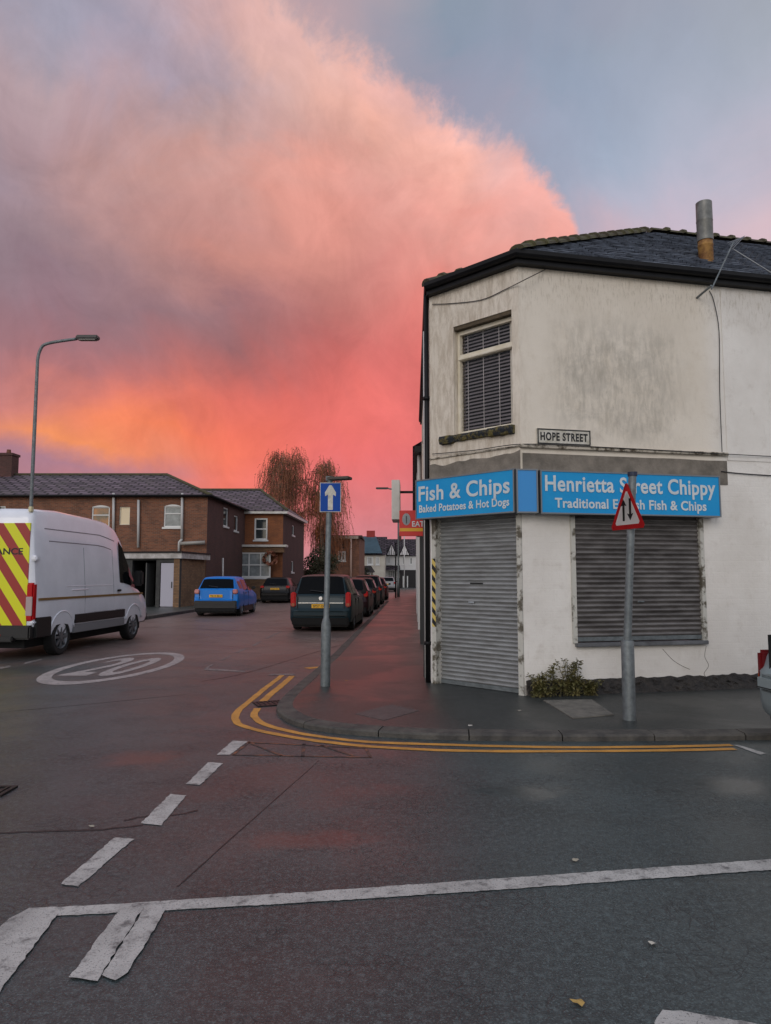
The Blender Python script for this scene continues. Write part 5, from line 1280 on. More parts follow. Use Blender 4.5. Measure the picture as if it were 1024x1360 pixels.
# ---------------------------------------------------------------- poles, signs and lamps
base = P(432, 911, PAVE_H); topz = PY(438, 634, base.y)[2]
one = thing('one_way_sign', tuple(base), 'blue one way arrow sign on a grey pole at the pavement corner', 'road sign'); OB = Vector(base)
mid_ = PY(433, 828, base.y)[2]; mx_ = PY(433, 828, base.y)[0]; tx_ = PY(438, 634, base.y)[0]
bm = bmesh.new(); tube(bm, [(base.x, base.y, PAVE_H), (mx_, base.y, mid_ - .03), (mx_ + .001, base.y, mid_ + .05), (mx_ + .003, base.y, mid_ + .08), (tx_, base.y, topz)], [.068, .068, .052, .040, .040], 20)
o = part(bm, 'pole', galv, one, OB, True); smooth_by_angle(o, 50)
a = [PY(u, v, base.y - .05) for u, v in ((425, 641), (453, 641), (453, 680), (425, 680))]
fo = Fr((a[0].x, base.y - .05), (a[1].x, base.y - .052)); zz0, zz1 = a[2].z, a[0].z; wS = fo.L
bm = bmesh.new(); box(bm, fo, 0, wS, -.004, .0, zz0, zz1); part(bm, 'plate', plw, one, OB)
bm = bmesh.new(); box(bm, fo, .008, wS - .008, .0005, .002, zz0 + .008, zz1 - .008); part(bm, 'blue_face', M('sign_blue', (4, 66, 150), .5, spec=.2), one, OB)
bm = bmesh.new(); cx_ = wS / 2; zb_ = zz0 + .03; ztp = zz1 - .035; hh = ztp - zb_
arr = [(-.035, 0), (.035, 0), (.035, hh * .62), (.075, hh * .55), (.078, hh * .70), (.02, hh * .98), (0, hh), (-.02, hh * .98), (-.078, hh * .70), (-.075, hh * .55), (-.035, hh * .62)]
bm.faces.new([bm.verts.new(fo.p(cx_ + x, .003, zb_ + z)) for x, z in arr]); part(bm, 'arrow', plw, one, OB)
bm = bmesh.new(); q = PY(437, 636, base.y); fe = Fr((q.x - .0, base.y + .02), (q.x + .33, base.y - .09)); box(bm, fe, 0, .32, -.09, .08, q.z - .018, q.z + .022, bev=.006); part(bm, 'edge_on_bar', M('dull_brown_bar', (70, 64, 58), .6), one, OB)  # bar is a second sign seen edge on, not a lamp
bm = bmesh.new(); tube(bm, [(q.x, base.y, q.z - .03), (q.x, base.y, q.z + .035)], .05, 14); part(bm, 'cap', galv, one, OB)
# two-way traffic warning triangle
base = P(836, 956, PAVE_H); wsn = thing('warning_sign', tuple(base), 'red bordered triangular two way traffic sign on a grey pole outside the shop window', 'road sign'); WB = Vector(base)
Yb = base.y; m_ = PY(836, 852, Yb); t_ = PY(840, 630, Yb)
bm = bmesh.new(); tube(bm, [(base.x, Yb, PAVE_H), (base.x + .003, Yb, m_.z - .01), (base.x + .004, Yb, m_.z + .012), (base.x + .004, Yb, m_.z + .015), (t_.x, Yb, t_.z)], [.068, .068, .06, .042, .042], 22); o = part(bm, 'pole', galv, wsn, WB); smooth_by_angle(o, 40)
bm = bmesh.new(); tube(bm, [(t_.x, Yb, t_.z - .02), (t_.x, Yb, t_.z + .025)], .052, 16); part(bm, 'cap', M('blue_black_cap', (24, 36, 60), .5), wsn, WB)
cbm = bmesh.new(); q = PY(838, 695, Yb)
yaw = R(71); td = Vector((math.cos(yaw), -math.sin(yaw), 0)); tn = Vector((td.y, -td.x, 0))
ctr = Vector((PY(839, 682, Yb).x, Yb, 0)) + tn * .056; ft = Fr(ctr - td * .3, ctr + td * .3)
tz0 = PY(835, 703, Yb).z; tz1 = PY(838, 638, Yb).z; th_ = tz1 - tz0
def tri(k, dz=0, rnd=.04):
    c = (.3, th_ / 3); P0 = [(0, 0), (.6, 0), (.3, th_)]; out = []
    for i in range(3):
        a, b_, d_ = Vector(P0[i - 1]), Vector(P0[i]), Vector(P0[(i + 1) % 3])
        for f in (0, .33, .67, 1):
            p = b_ + ((a - b_).normalized() * (1 - f) + (d_ - b_).normalized() * f) * rnd; out.append(p)
    return [(c[0] + (p.x - c[0]) * k, c[1] + (p.y - c[1]) * k) for p in out]
lean = .07
def tp_(x, z, t): return ft.p(x - lean * 0, t, tz0 + z + (x - .3) * -.0)
def face_(pts, t0, t1, name, mat, par):
    bm = bmesh.new(); v_ = [bm.verts.new(tp_(x, z, t1)) for x, z in pts]; bm.faces.new(v_); bmesh.ops.solidify(bm, geom=bm.faces[:], thickness=t1 - t0)
    return part(bm, name, mat, par, WB)
tri_o = face_(tri(1), 0, .004, 'triangle', M('sign_red', (186, 26, 28), .5, spec=.3), wsn)
face_(tri(.72), .0045, .006, 'white_face', M('sign_white', (232, 230, 226), .5), tri_o)
def arrow(xc, up):
    z0_, z1_ = th_ * .17, th_ * .62
    pts = [(-.018, z0_), (.018, z0_), (.018, z1_ - .07), (.052, z1_ - .08), (0, z1_), (-.052, z1_ - .08), (-.018, z1_ - .07)]
    if not up: pts = [(x, z0_ + z1_ - z) for x, z in pts][::-1]
    face_([(xc + x, z) for x, z in pts], .0065, .008, 'arrow', ink, tri_o)
arrow(.245, True); arrow(.355, False)
bm = bmesh.new(); tube(bm, [(t_.x - .0, Yb, tz0 + .1), ft.p(.3, -.0, tz0 + .1)], .012, 6); part(bm, 'clamp', galv, wsn, WB)
# street lamps
def lamp(u_base, Y, u_top, v_top, u_head, v_head, label, r0=.085, zb=.1, headl_=.62):
    b_ = Vector((PY(u_base, 700, Y).x, Y, zb)); e = thing('street_lamp', tuple(b_), label, 'street lamp', 'street lamps')
    tp = PY(u_top, v_top, Y); hd = PY(u_head, v_head, Y); d = 1 if hd.x > tp.x else -1
    pts = [Vector((b_.x, Y, zb)), Vector((b_.x, Y, zb + 1.3)), Vector((b_.x, Y, zb + 1.36))]
    el_ = [Vector((b_.x + (tp.x - b_.x) * f, Y, zb + 1.36 + (tp.z - .5 - zb - 1.36) * f)) for f in (.3, .7, 1)]
    c = [Vector((tp.x, Y, tp.z - .5)), Vector((tp.x + d * .06, Y, tp.z - .22)), Vector((tp.x + d * .25, Y, tp.z - .03)), Vector((hd.x, Y, hd.z))]
    arm = smooth_pts(c, 5)
    bm = bmesh.new(); al = pts + el_[:-1] + arm; tube(bm, al, [r0] * 2 + [r0 * .62] * 1 + [r0 * .58] * 2 + [r0 * .5] * len(arm), 12); part(bm, 'pole', galv, e, b_, True)
    bm = bmesh.new(); hr = Fr((hd.x - (headl_ if d < 0 else 0), Y), (hd.x + (headl_ if d > 0 else .0), Y))
    f_ = box(bm, hr, 0, headl_, -.11, .11, hd.z - .03, hd.z + .09, bev=.03)
    part(bm, 'lamp_head', M('dark_lamp_head', (52, 50, 50), .5), e, b_)
    bm = bmesh.new(); box(bm, hr, .08, headl_ - .08, -.08, .08, hd.z - .045, hd.z - .028); part(bm, 'lens', M('lamp_lens', (120, 118, 112), .3), e, b_)
    return e
lamp(40, 19.5, 51, 455, 102, 450, 'tall grey street lamp behind the white van')
lamp(529, 50, 529, 650, 516, 649, 'tall grey street lamp far down the right pavement', .10, headl_=.9)

# ---------------------------------------------------------------- houses
def wall_part(fr, s0, s1, z0, z1, mat, par, base, holes=(), name='wall', t1=0, th=.3):
    bm = bmesh.new(); panel(bm, fr, s0, s1, z0, z1, t1 - th, t1, holes); return part(bm, name, mat, par, base)
def window(fr, h, par, base, frame=upvc, glass=window_glass, bars=((), ()), sill=True, fw=.07, arch=0, curtain=None, label=None):
    """h = (s0,s1,z0,z1); bars = (vertical fractions, horizontal fractions)"""
    s0, s1, z0, z1 = h; W_, H_ = s1 - s0, z1 - z0
    ss = [s0 + W_ * f for f in bars[0]]; zs = [z0 + H_ * f for f in bars[1]]
    sx = [s0 + fw] + [x for s in ss for x in (s - fw * .4, s + fw * .4)] + [s1 - fw]; zx = [z0 + fw] + [x for z in zs for x in (z - fw * .4, z + fw * .4)] + [z1 - fw]
    holes = [(sx[i], sx[i + 1], zx[j], zx[j + 1]) for i in range(0, len(sx), 2) for j in range(0, len(zx), 2)]
    bm = bmesh.new(); panel(bm, fr, s0, s1, z0, z1, -.13, -.05, holes)
    if arch:
        n = 10; v_ = [fr.p(s0 + W_ * k / n, .004, z1 - .02 + arch * math.sin(math.pi * k / n)) for k in range(n + 1)]
        f = [bm.verts.new(p) for p in v_] + [bm.verts.new(fr.p(s1, .004, z1 - .02)), bm.verts.new(fr.p(s0, .004, z1 - .02))]
        try: bm.faces.new(f[:n + 1])
        except Exception: pass
    w_ = part(bm, 'window', frame, par, base)
    bm = bmesh.new(); box(bm, fr, s0 + .03, s1 - .03, -.11, -.09, z0 + .03, z1 - .03); part(bm, 'pane', glass, w_, base)
    if sill: bm = bmesh.new(); box(bm, fr, s0 - .07, s1 + .07, -.05, .06, z0 - .10, z0 + .001); part(bm, 'sill', frame, w_, base)
    if label: w_['label'] = label
    return w_
def hr_(fr, tl, br): a, b_ = fr.px(*tl), fr.px(*br); return (a[0], b_[0], b_[1], a[1])
# long brick house with hipped roof
Yh = 38.0; ch = PY(275, 700, Yh); H1 = Fr((-34, Yh), (ch.x, Yh)); zE1 = PY(150, 659, Yh).z
h1 = thing('brick_house', (ch.x, Yh, 0), 'long brown brick house with hipped slate roof behind the white van', 'house'); HB = Vector(h1.location)
wins = [hr_(H1, (122, 673), (145, 702)), hr_(H1, (159, 673), (172, 697)), hr_(H1, (218, 672), (241, 700)), hr_(H1, (-26, 672), (6, 702))]
wall_part(H1, 0, H1.L, 0, zE1, brick_red, h1, HB, wins)
window(H1, wins[0], h1, HB, bars=((), (.62,)), arch=.10, glass=M('orange_reflection_glass', (196, 132, 78), .2, col2=(90, 96, 84), nscale=1.1)); window(H1, wins[1], h1, HB, frame=cream_frame, glass=M('cream_blind_glass', (222, 204, 170), .3), fw=.04, sill=False)  # first pane's orange colour paints the sky reflected in it
window(H1, wins[2], h1, HB, bars=((), (.64,)), arch=.10, glass=net_glass); window(H1, wins[3], h1, HB, bars=((.5,), ()))
sidef = Fr((ch.x, Yh), tuple(Vector((ch.x, Yh, 0)) + SD * 8.6)[:2])
sw1 = [hr_(sidef, (297, 673), (303, 700)), hr_(sidef, (311, 684), (316, 706))]
sw1 = [(a, b_, c, d) for a, b_, c, d in sw1]
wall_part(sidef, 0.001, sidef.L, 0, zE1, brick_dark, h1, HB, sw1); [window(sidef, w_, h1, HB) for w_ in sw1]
# roof
ev = .25; rp = math.tan(R(30)); dpt = 8.6
rz_ = PY(215, 631, Yh + 4.3).z
x1 = ch.x + ev; y0 = Yh - ev; y1 = Yh + dpt + ev; rx1 = PY(222, 631, Yh + 4.3).x
bm = bmesh.new(); zq = zE1 - .02
vv = {k: bm.verts.new(p) for k, p in dict(a=(-34, y0, zq), b=(x1, y0, zq), c=(x1 + .33, y1, zq), d=(-34, y1, zq), e=(-34, Yh + 4.3, rz_), f=(rx1, Yh + 4.3, rz_)).items()}
fs = [bm.faces.new([vv[c] for c in f]) for f in ('abfe', 'bcf', 'cdef')]; bmesh.ops.recalc_face_normals(bm, faces=fs); bmesh.ops.solidify(bm, geom=fs, thickness=.05)
r1 = part(bm, 'roof', slate_roof, h1, HB)
def line_part(name, pts, r, mat, par, base, n=8): bm = bmesh.new(); tube(bm, pts, r, n); return part(bm, name, mat, par, base, True)
line_part('ridge', [(-34, Yh + 4.3, rz_ + .03), (rx1, Yh + 4.3, rz_ + .03), (x1, y0, zE1 + .03)], .09, tilem, r1, HB)
line_part('gutter', [(-34, y0 - .03, zE1), (x1 + .03, y0 - .03, zE1), (x1 + .36, y1, zE1)], .07, black_paint, h1, HB)
bm = bmesh.new(); cz0 = PY(10, 640, Yh + 4.3).z; cz1 = PY(10, 606, Yh + 4.3).z; cxa = PY(-26, 620, Yh + 4.3).x; cxb = PY(20, 620, Yh + 4.3).x
xbox(bm, cxa, cxb, Yh + 3.9, Yh + 4.7, cz0 - .6, cz1); xbox(bm, cxa - .06, cxb + .06, Yh + 3.84, Yh + 4.76, cz1 + .002, cz1 + .14)
cm = part(bm, 'chimney', brick_dark, r1, HB)
for f in (.3, .8):
    bm = bmesh.new(); vlathe(bm, (cxa + (cxb - cxa) * f, Yh + 4.3), [(cz1 + .14, .14), (cz1 + .4, .11), (cz1 + .4, .08), (cz1 + .2, .08)]); part(bm, 'chimney_pot', M('clay_pot', (110, 70, 52), .8), cm, HB)
for u, va, vb, m_ in ((151, 655, 715, pvc_grey), (184, 664, 727, pvc_grey), (242, 655, 716, pvc_grey)):
    a_ = PY(u, va, Yh - .12); b_ = PY(u - .5, vb, Yh - .12); line_part('downpipe', [a_, b_], .07, m_, h1, HB)
a_ = PY(242, 716, Yh - .12); line_part('downpipe', [a_, PY(238, 720, Yh - .12), PY(237.5, 736, Yh - .12)], .07, pvc_grey, h1, HB)
line_part('canopy', [PY(240, 722, Yh - .3), PY(272, 720.5, Yh - .3)], .10, M('pale_pipe_cover', (150, 146, 140), .5), h1, HB)
gw = hr_(H1, (240, 737), (262, 745)); 
bm = bmesh.new(); panel(bm, H1, gw[0], gw[1], gw[2], gw[3], .004, .05, [(gw[0] + .1, gw[1] - .1, gw[2] + .08, gw[3] - .08)]); w_ = part(bm, 'window', upvc, h1, HB)
bm = bmesh.new(); box(bm, H1, gw[0] + .05, gw[1] - .05, .006, .02, gw[2] + .04, gw[3] - .04); part(bm, 'pane', window_glass, w_, HB)
line_part('downpipe', [PY(256.5, 748, Yh - .1), PY(256.5, 792, Yh - .1)], .05, pvc_grey, h1, HB)
for u in (296, ): line_part('downpipe', [PY(u, 741, Yh + 2.2), PY(u, 790, Yh + 2.2)], .05, pvc_grey, h1, HB)
# garage in front
Yg = 34.6; G = Fr((PY(120, 780, Yg).x, Yg), (PY(243, 780, Yg).x, Yg - .6)); gz1 = G.px(242, 740)[1]; gzt = G.px(175, 728)[1]
ga = thing('garage', tuple(G.p(G.L, 0, 0)), 'low flat roofed garage with one white door and one open bay', 'garage'); GB = Vector(ga.location)
hb = hr_(G, (176, 744), (206, 806)); hb = (hb[0], hb[1], .1, hb[3]); hd = hr_(G, (213, 747), (236, 806)); hd = (hd[0], hd[1], .1, hd[3])
zt_ = (gz1 + gzt) / 2
wall_part(G, 0, G.L, 0, zt_ - .28, M('grey_garage_render', (66, 66, 64), .8, col2=(46, 46, 46), nscale=3), ga, GB, [hb, hd], th=.2)
gsd = Fr(G.p(G.L, 0, 0)[:2], (G.p(G.L, 0, 0) + Vector((.3, 3.6, 0)))[:2]); wall_part(gsd, .001, gsd.L, 0, zt_ - .28, brick_buff, ga, GB)
bm = bmesh.new(); box(bm, G, hb[0], hb[1], -2.8, -2.7, 0, 2.4); box(bm, G, hb[0] - .1, hb[0], -2.8, -.2, 0, 2.4); box(bm, G, hb[1], hb[1] + .1, -2.8, -.2, 0, 2.4); part(bm, 'inner_wall', dark_void, ga, GB)
bm = bmesh.new(); box(bm, G, -.1, G.L + .12, -3.5, .12, zt_ - .28, zt_ - .02); part(bm, 'fascia', M('garage_white_fascia', (196, 192, 190), .6, col2=(150, 146, 140), nscale=3), ga, GB)
bm = bmesh.new(); box(bm, G, -.14, G.L + .16, -3.5, .18, zt_ - .018, zt_ + .06); part(bm, 'roof', black_paint, ga, GB)
bm = bmesh.new(); box(bm, G, hd[0] + .03, hd[1] - .03, -.08, -.02, .12, hd[3] - .03, bev=.01); dd = part(bm, 'garage_door', M('lilac_white_door', (172, 170, 182), .5), ga, GB)
bm = bmesh.new(); hx = hd[0] + (hd[1] - hd[0]) * .62; box(bm, G, hx, hx + .04, -.02, .01, 1.0, 1.3); part(bm, 'handle', ink, dd, GB)
bm = bmesh.new(); box(bm, G, hb[1] - .55, hb[1] - .5, -.9, -.05, .1, 2.2); part(bm, 'open_door', M('grey_open_door', (84, 84, 82), .7), ga, GB)
# yard gate of slats by the garage
gf = Fr((PY(243, 780, 36).x, 36), (PY(262, 780, 36.6).x, 36.6)); gt = thing('yard_gate', tuple(gf.p(0, 0, .1)), 'pale slatted yard gate right of the garage', 'gate'); TB = Vector(gt.location)
bm = bmesh.new(); n = 9
for k in range(n): s = gf.L * k / n; box(bm, gf, s + .015, s + gf.L / n - .015, 0, .03, .12, 1.9)
part(bm, 'slats', M('weathered_gate', (112, 100, 84), .8), gt, TB)
bm = bmesh.new()
for z in (.4, 1.5): box(bm, gf, 0, gf.L, -.04, -.002, z, z + .1)
part(bm, 'rails', wood_brown, gt, TB)
# second house
Y2 = 46.6; q0 = PY(322, 700, Y2); q1 = PY(376, 700, Y2); H2 = Fr((q0.x - 1.5, Y2), (q1.x, Y2)); zE2 = PY(350, 681, Y2).z
h2 = thing('brick_house', (q1.x, Y2, 0), 'smaller orange brick house with bay window and white eaves board', 'house'); HB2 = Vector(h2.location)
wu = hr_(H2, (338, 688), (355, 717)); wb_ = hr_(H2, (326, 734), (360, 767))
wall_part(H2, 0, H2.L, 0, zE2, brick_orange, h2, HB2, [wu])
window(H2, wu, h2, HB2, bars=((), (.5,)), fw=.10)
bay = thing  # (bay is a part)
bt_ = H2.px(340, 724)[1]
bm = bmesh.new(); box(bm, H2, 0.3, wb_[1] + .4, .004, .62, 0, wb_[2]); box(bm, H2, .3, wb_[1] + .9, .004, .60, wb_[3] + .002, bt_ - .15); bp_ = part(bm, 'bay', brick_buff, h2, HB2)
bm = bmesh.new(); box(bm, H2, 0.2, wb_[1] + 1.1, .002, .75, bt_ - .148, bt_, bev=.02); part(bm, 'bay_canopy', white_gloss, bp_, HB2)
fb = Fr(H2.p(0, .62, 0)[:2], H2.p(H2.L, .62, 0)[:2]); w3 = window(fb, (wb_[0] - .4, wb_[1] + .05, wb_[2] + .002, wb_[3]), bp_, HB2, bars=((.35, .7), (.5,)), glass=net_glass, fw=.10)
side2 = Fr((q1.x, Y2), tuple(Vector((q1.x, Y2, 0)) + SD * 9)[:2]); sw2 = [hr_(side2, (388, 697), (392, 712)), hr_(side2, (387, 745), (391, 760))]
sw2 = [(a, a + 1.0, c, d) for a, b_, c, d in sw2]
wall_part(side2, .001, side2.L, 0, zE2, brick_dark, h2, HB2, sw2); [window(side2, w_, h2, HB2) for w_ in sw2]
rz2 = PY(340, 651, Y2 + 4.5).z; rx2 = PY(346, 651, Y2 + 4.5).x; x2 = q1.x + .3
bm = bmesh.new(); zq = zE2 + .12
vv = {k: bm.verts.new(p) for k, p in dict(a=(-19, Y2 - .35, zq), b=(x2, Y2 - .35, zq), c=(x2 + .34, Y2 + 9.3, zq), d=(-19, Y2 + 9.3, zq), e=(-19, Y2 + 4.5, rz2), f=(rx2, Y2 + 4.5, rz2)).items()}
fs = [bm.faces.new([vv[c] for c in f]) for f in ('abfe', 'bcf', 'cdef')]; bmesh.ops.recalc_face_normals(bm, faces=fs); bmesh.ops.solidify(bm, geom=fs, thickness=.05); r2 = part(bm, 'roof', slate_roof, h2, HB2)
line_part('ridge', [(-19, Y2 + 4.5, rz2 + .03), (rx2, Y2 + 4.5, rz2 + .03), (x2, Y2 - .35, zq + .04)], .1, tilem, r2, HB2)
bm = bmesh.new(); box(bm, H2, 0, H2.L + .32, .002, .33, zE2 - .08, zE2 + .09); box(bm, Fr((q1.x + .32, Y2 - .33), tuple(Vector((q1.x + .32, Y2, 0)) + SD * 9)[:2]), 0, 9, -.3, .0, zE2 - .081, zE2 + .089); part(bm, 'eaves_board', white_gloss, h2, HB2)
# wreath by the bay window
q = H2.p(H2.px(361, 742)[0], .66, H2.px(361, 742)[1]); bm = bmesh.new()
for k in range(60):
    a_ = 2 * math.pi * k / 60; c_ = Vector((.38 * math.cos(a_), 0, .38 * math.sin(a_))) + Vector([random.uniform(-.07, .07) for _ in range(3)]); d1 = Vector([random.uniform(-1, 1) for _ in range(3)]).normalized() * .11; d2 = d1.cross(Vector([random.uniform(-1, 1) for _ in range(3)])).normalized() * .08
    quad(bm, [c_ - d1 - d2, c_ + d1 - d2, c_ + d1 + d2, c_ - d1 + d2])
o = finish(bm, 'wreath', M('dried_wreath', (168, 120, 96), .8, col2=(120, 60, 44), nscale=12)); o.location = q; tag(o, 'round dried wreath hanging beside the bay window of the smaller house', 'wreath')
# low garden wall and hedge in front of far plots
gwf = Fr((-9.2, 56.5), (-2.6, 62)); 
gwl = thing('garden_wall', tuple(gwf.p(0, 0, .1)), 'low brick garden wall between the parked cars and the far houses', 'wall'); bm = bmesh.new(); panel(bm, gwf, 0, gwf.L, .0, 1.4, -.2, 0); part(bm, 'brickwork', brick_dark, gwl, gwl.location); bm = bmesh.new(); box(bm, gwf, -.05, gwf.L + .05, -.25, .05, 1.402, 1.48); part(bm, 'coping', concrete, gwl, gwl.location)
def leaf_cloud(bm, c, r, n, sz):
    for _ in range(n):
        while True:
            p = Vector([random.uniform(-1, 1) for _ in range(3)])
            if .3 < p.length < 1: break
        p = Vector((p.x * r[0], p.y * r[1], p.z * r[2])) + Vector(c)
        d1 = Vector([random.gauss(0, 1) for _ in range(3)]).normalized() * sz * random.uniform(.6, 1.3); d2 = d1.cross(Vector([random.gauss(0, 1) for _ in range(3)])).normalized() * sz * .5
        quad(bm, [p - d1, p - d2, p + d1, p + d2])
hedge_m = M('dark_hedge_leaf', (44, 52, 30), .7, col2=(70, 62, 36), nscale=2)
for (u, v, Y, rx_, rz_, lab) in ((434, 752, 66, 1.6, 1.1, 'dark green bush below the window of the far brick house'), (418, 748, 60, 1.3, 2.0, 'tall dark bush under the weeping birches'), (478, 764, 80, 1.2, .9, 'low bush beside the far white house')):
    c = PY(u, v, Y); e = thing('bush', (c.x, Y, .1), lab, 'bush', 'bushes far down the street'); bm = bmesh.new()
    for k in range(5): leaf_cloud(bm, (c.x + random.uniform(-.6, .6) * rx_, Y + random.uniform(-.5, .5), max(.5, c.z + random.uniform(-.4, .5) * rz_)), (rx_ * .6, .7, rz_ * .6), 260, .12)
    part(bm, 'foliage', hedge_m, e, e.location)
    line_part('stem', [(c.x, Y, .0), (c.x, Y, max(.6, c.z))], .08, wood_brown, e, Vector(e.location))
# distant timber sheds / fence under the birches
fn = Fr((PY(400, 760, 58).x, 58), (PY(432, 760, 66).x, 66)); fe_ = thing('fence', tuple(fn.p(0, 0, .1)), 'dark brown board fence under the weeping birches', 'fence'); bm = bmesh.new(); n = 26
for k in range(n): s = fn.L * k / n; box(bm, fn, s, s + fn.L / n - .03, 0, .03, .1, 2.0 + random.uniform(-.03, .03))
part(bm, 'boards', wood_brown, fe_, fe_.location)
for k in range(4): s = fn.L * k / 3.05; bm = bmesh.new(); box(bm, fn, s, s + .1, .032, .13, .0, 2.1); part(bm, 'post', wood_brown, fe_, fe_.location)
# far flat-topped brick house
def simple_house(name, label, Y, uL, uR, v_eave, wallm, side_len=8, depth_dir=1, win_px=(), base_v=785, gable=None, frame=upvc):
    a_, b_ = PY(uL, 740, Y), PY(uR, 740, Y); fr = Fr((a_.x, Y), (b_.x, Y)); ze = PY((uL + uR) / 2, v_eave, Y).z
    e = thing(name, (a_.x, Y, 0), label, 'house'); B0 = Vector(e.location)
    hs = [hr_(fr, (u0, v0), (u1, v1)) for u0, v0, u1, v1, _ in win_px]
    wall_part(fr, 0, fr.L, 0, ze, wallm, e, B0, hs)
    for h, wp in zip(hs, win_px): window(fr, h, e, B0, bars=wp[4], fw=.13, frame=frame)
    sd = Fr((b_.x, Y), (b_.x + .3, Y + side_len)); wall_part(sd, .001, sd.L, 0, ze, wallm, e, B0)
    sd2 = Fr((a_.x, Y + side_len), (a_.x, Y)); wall_part(sd2, 0, sd2.L - .001, 0, ze, wallm, e, B0)
    return e, B0, fr, ze
Y3 = 70.; h3, B3, f3, z3 = simple_house('brick_house', 'flat fronted brown brick house with white framed window beyond the birches', Y3, 424, 477, 714, brick_red, win_px=[(449, 732, 459, 745, ((.5,), ()))])
bm = bmesh.new(); h_ = hr_(f3, (452, 717), (457, 728)); box(bm, f3, h_[0], h_[1], .002, .03, h_[2], h_[3]); part(bm, 'small_window', dark_void, h3, B3)
bm = bmesh.new(); box(bm, f3, -.2, f3.L + .3, -8, .25, z3 + .002, z3 + .22); part(bm, 'roof', M('brown_roof_edge', (70, 52, 46), .8), h3, B3)
bm = bmesh.new(); box(bm, f3, -.2, f3.L * .98, .252, .30, z3 - .12, z3 + .14); part(bm, 'gutter', M('cream_gutter', (176, 158, 142), .6), h3, B3)
line_part('downpipe', [PY(466, 713, Y3 - .2), PY(466, 772, Y3 - .2)], .10, M('cream_pipe', (190, 160, 145), .5), h3, B3)
def gable_roof(fr, z, s0, s1, depth, rise, mat, e, B0, over=.3, t=.12):
    bm = bmesh.new(); q = [fr.p(s0 - over, over, z - .1), fr.p(s1 + over, over, z - .1), fr.p(s1 + over, -depth / 2, z + rise), fr.p(s0 - over, -depth / 2, z + rise)]; quad(bm, q)
    quad(bm, [q[3], q[2], fr.p(s1 + over, -depth - over, z - .1), fr.p(s0 - over, -depth - over, z - .1)])
    bmesh.ops.solidify(bm, geom=bm.faces[:], thickness=t); return part(bm, 'roof', mat, e, B0)
cream_wall = M('cream_house_render', (200, 194, 180), .8, col2=(186, 178, 164), nscale=1)
Y4 = 86.; h4, B4, f4, z4 = simple_house('white_house', 'white rendered house with pale blue sheeted roof and red chimney', Y4, 474, 511, 736, cream_wall, win_px=[(477.5, 739, 483, 750, ((.5,), ())), (487.5, 739, 495.5, 750, ((.33, .66), ())), (499, 739, 504, 750, ((.5,), ()))])
zr4 = PY(490, 713, Y4 + 4).z - z4; rr4 = gable_roof(f4, z4, 0, f4.L, 8, zr4, slate_roof, h4, B4)
bm = bmesh.new(); quad(bm, [f4.p(-.1, .34, z4 + .10), f4.p(f4.L - .3, .34, z4 + .10), f4.p(f4.L - 1.1, -3.8, z4 + zr4 + .06), f4.p(-.9, -3.8, z4 + zr4 + .06)]); bmesh.ops.solidify(bm, geom=bm.faces[:], thickness=.04)
part(bm, 'roof_sheeting', M('pale_blue_sheeting', (92, 122, 136), .5, col2=(80, 106, 120), nscale=1), rr4, B4)
bm = bmesh.new(); a_, b_ = PY(487, 713, Y4 + 4), PY(498, 705, Y4 + 4); xbox(bm, a_.x, b_.x, Y4 + 3.6, Y4 + 4.4, z4 + zr4 - .5, b_.z); part(bm, 'chimney', M('red_chimney_brick', (150, 50, 44), .8), rr4, B4)
# low conservatory-like porch before it
pf = Fr((PY(480, 770, 80).x, 80), (PY(496, 770, 80).x, 80)); po = thing('conservatory', tuple(pf.p(0, 0, 0)), 'small white conservatory with dark green roof in front of the far white house', 'conservatory'); PB = Vector(po.location)
ht = pf.px(488, 760)[1]; hz = [(pf.L * (k + .12) / 4, pf.L * (k + .88) / 4, ht * .55, ht - .1) for k in range(4)]
wall_part(pf, 0, pf.L, 0, ht, upvc, po, PB, hz, th=.1); bm = bmesh.new(); box(bm, pf, .05, pf.L - .05, -.09, -.07, ht * .5, ht - .05); part(bm, 'pane', window_glass, po, PB)
bm = bmesh.new(); v_ = [pf.p(-.2, .2, ht), pf.p(pf.L + .2, .2, ht), pf.p(pf.L - .3, -2.2, ht + .75), pf.p(.3, -2.2, ht + .75)]; quad(bm, v_); bmesh.ops.solidify(bm, geom=bm.faces[:], thickness=.08); part(bm, 'roof', M('dark_green_roof', (28, 44, 40), .5), po, PB)
bw = Fr((PY(466, 770, 78).x, 78), (PY(512, 770, 78).x, 78)); bwl = thing('garden_wall', tuple(bw.p(0, 0, 0)), 'red brick garden wall in front of the far white house', 'wall'); wall_part(bw, 0, bw.L, 0, 1.3, M('red_garden_brick', (96, 46, 42), .85), bwl, bwl.location, name='brickwork', th=.2); bm = bmesh.new(); box(bm, bw, -.1, bw.L + .1, -.25, .05, 1.302, 1.40); part(bm, 'coping', concrete, bwl, bwl.location)
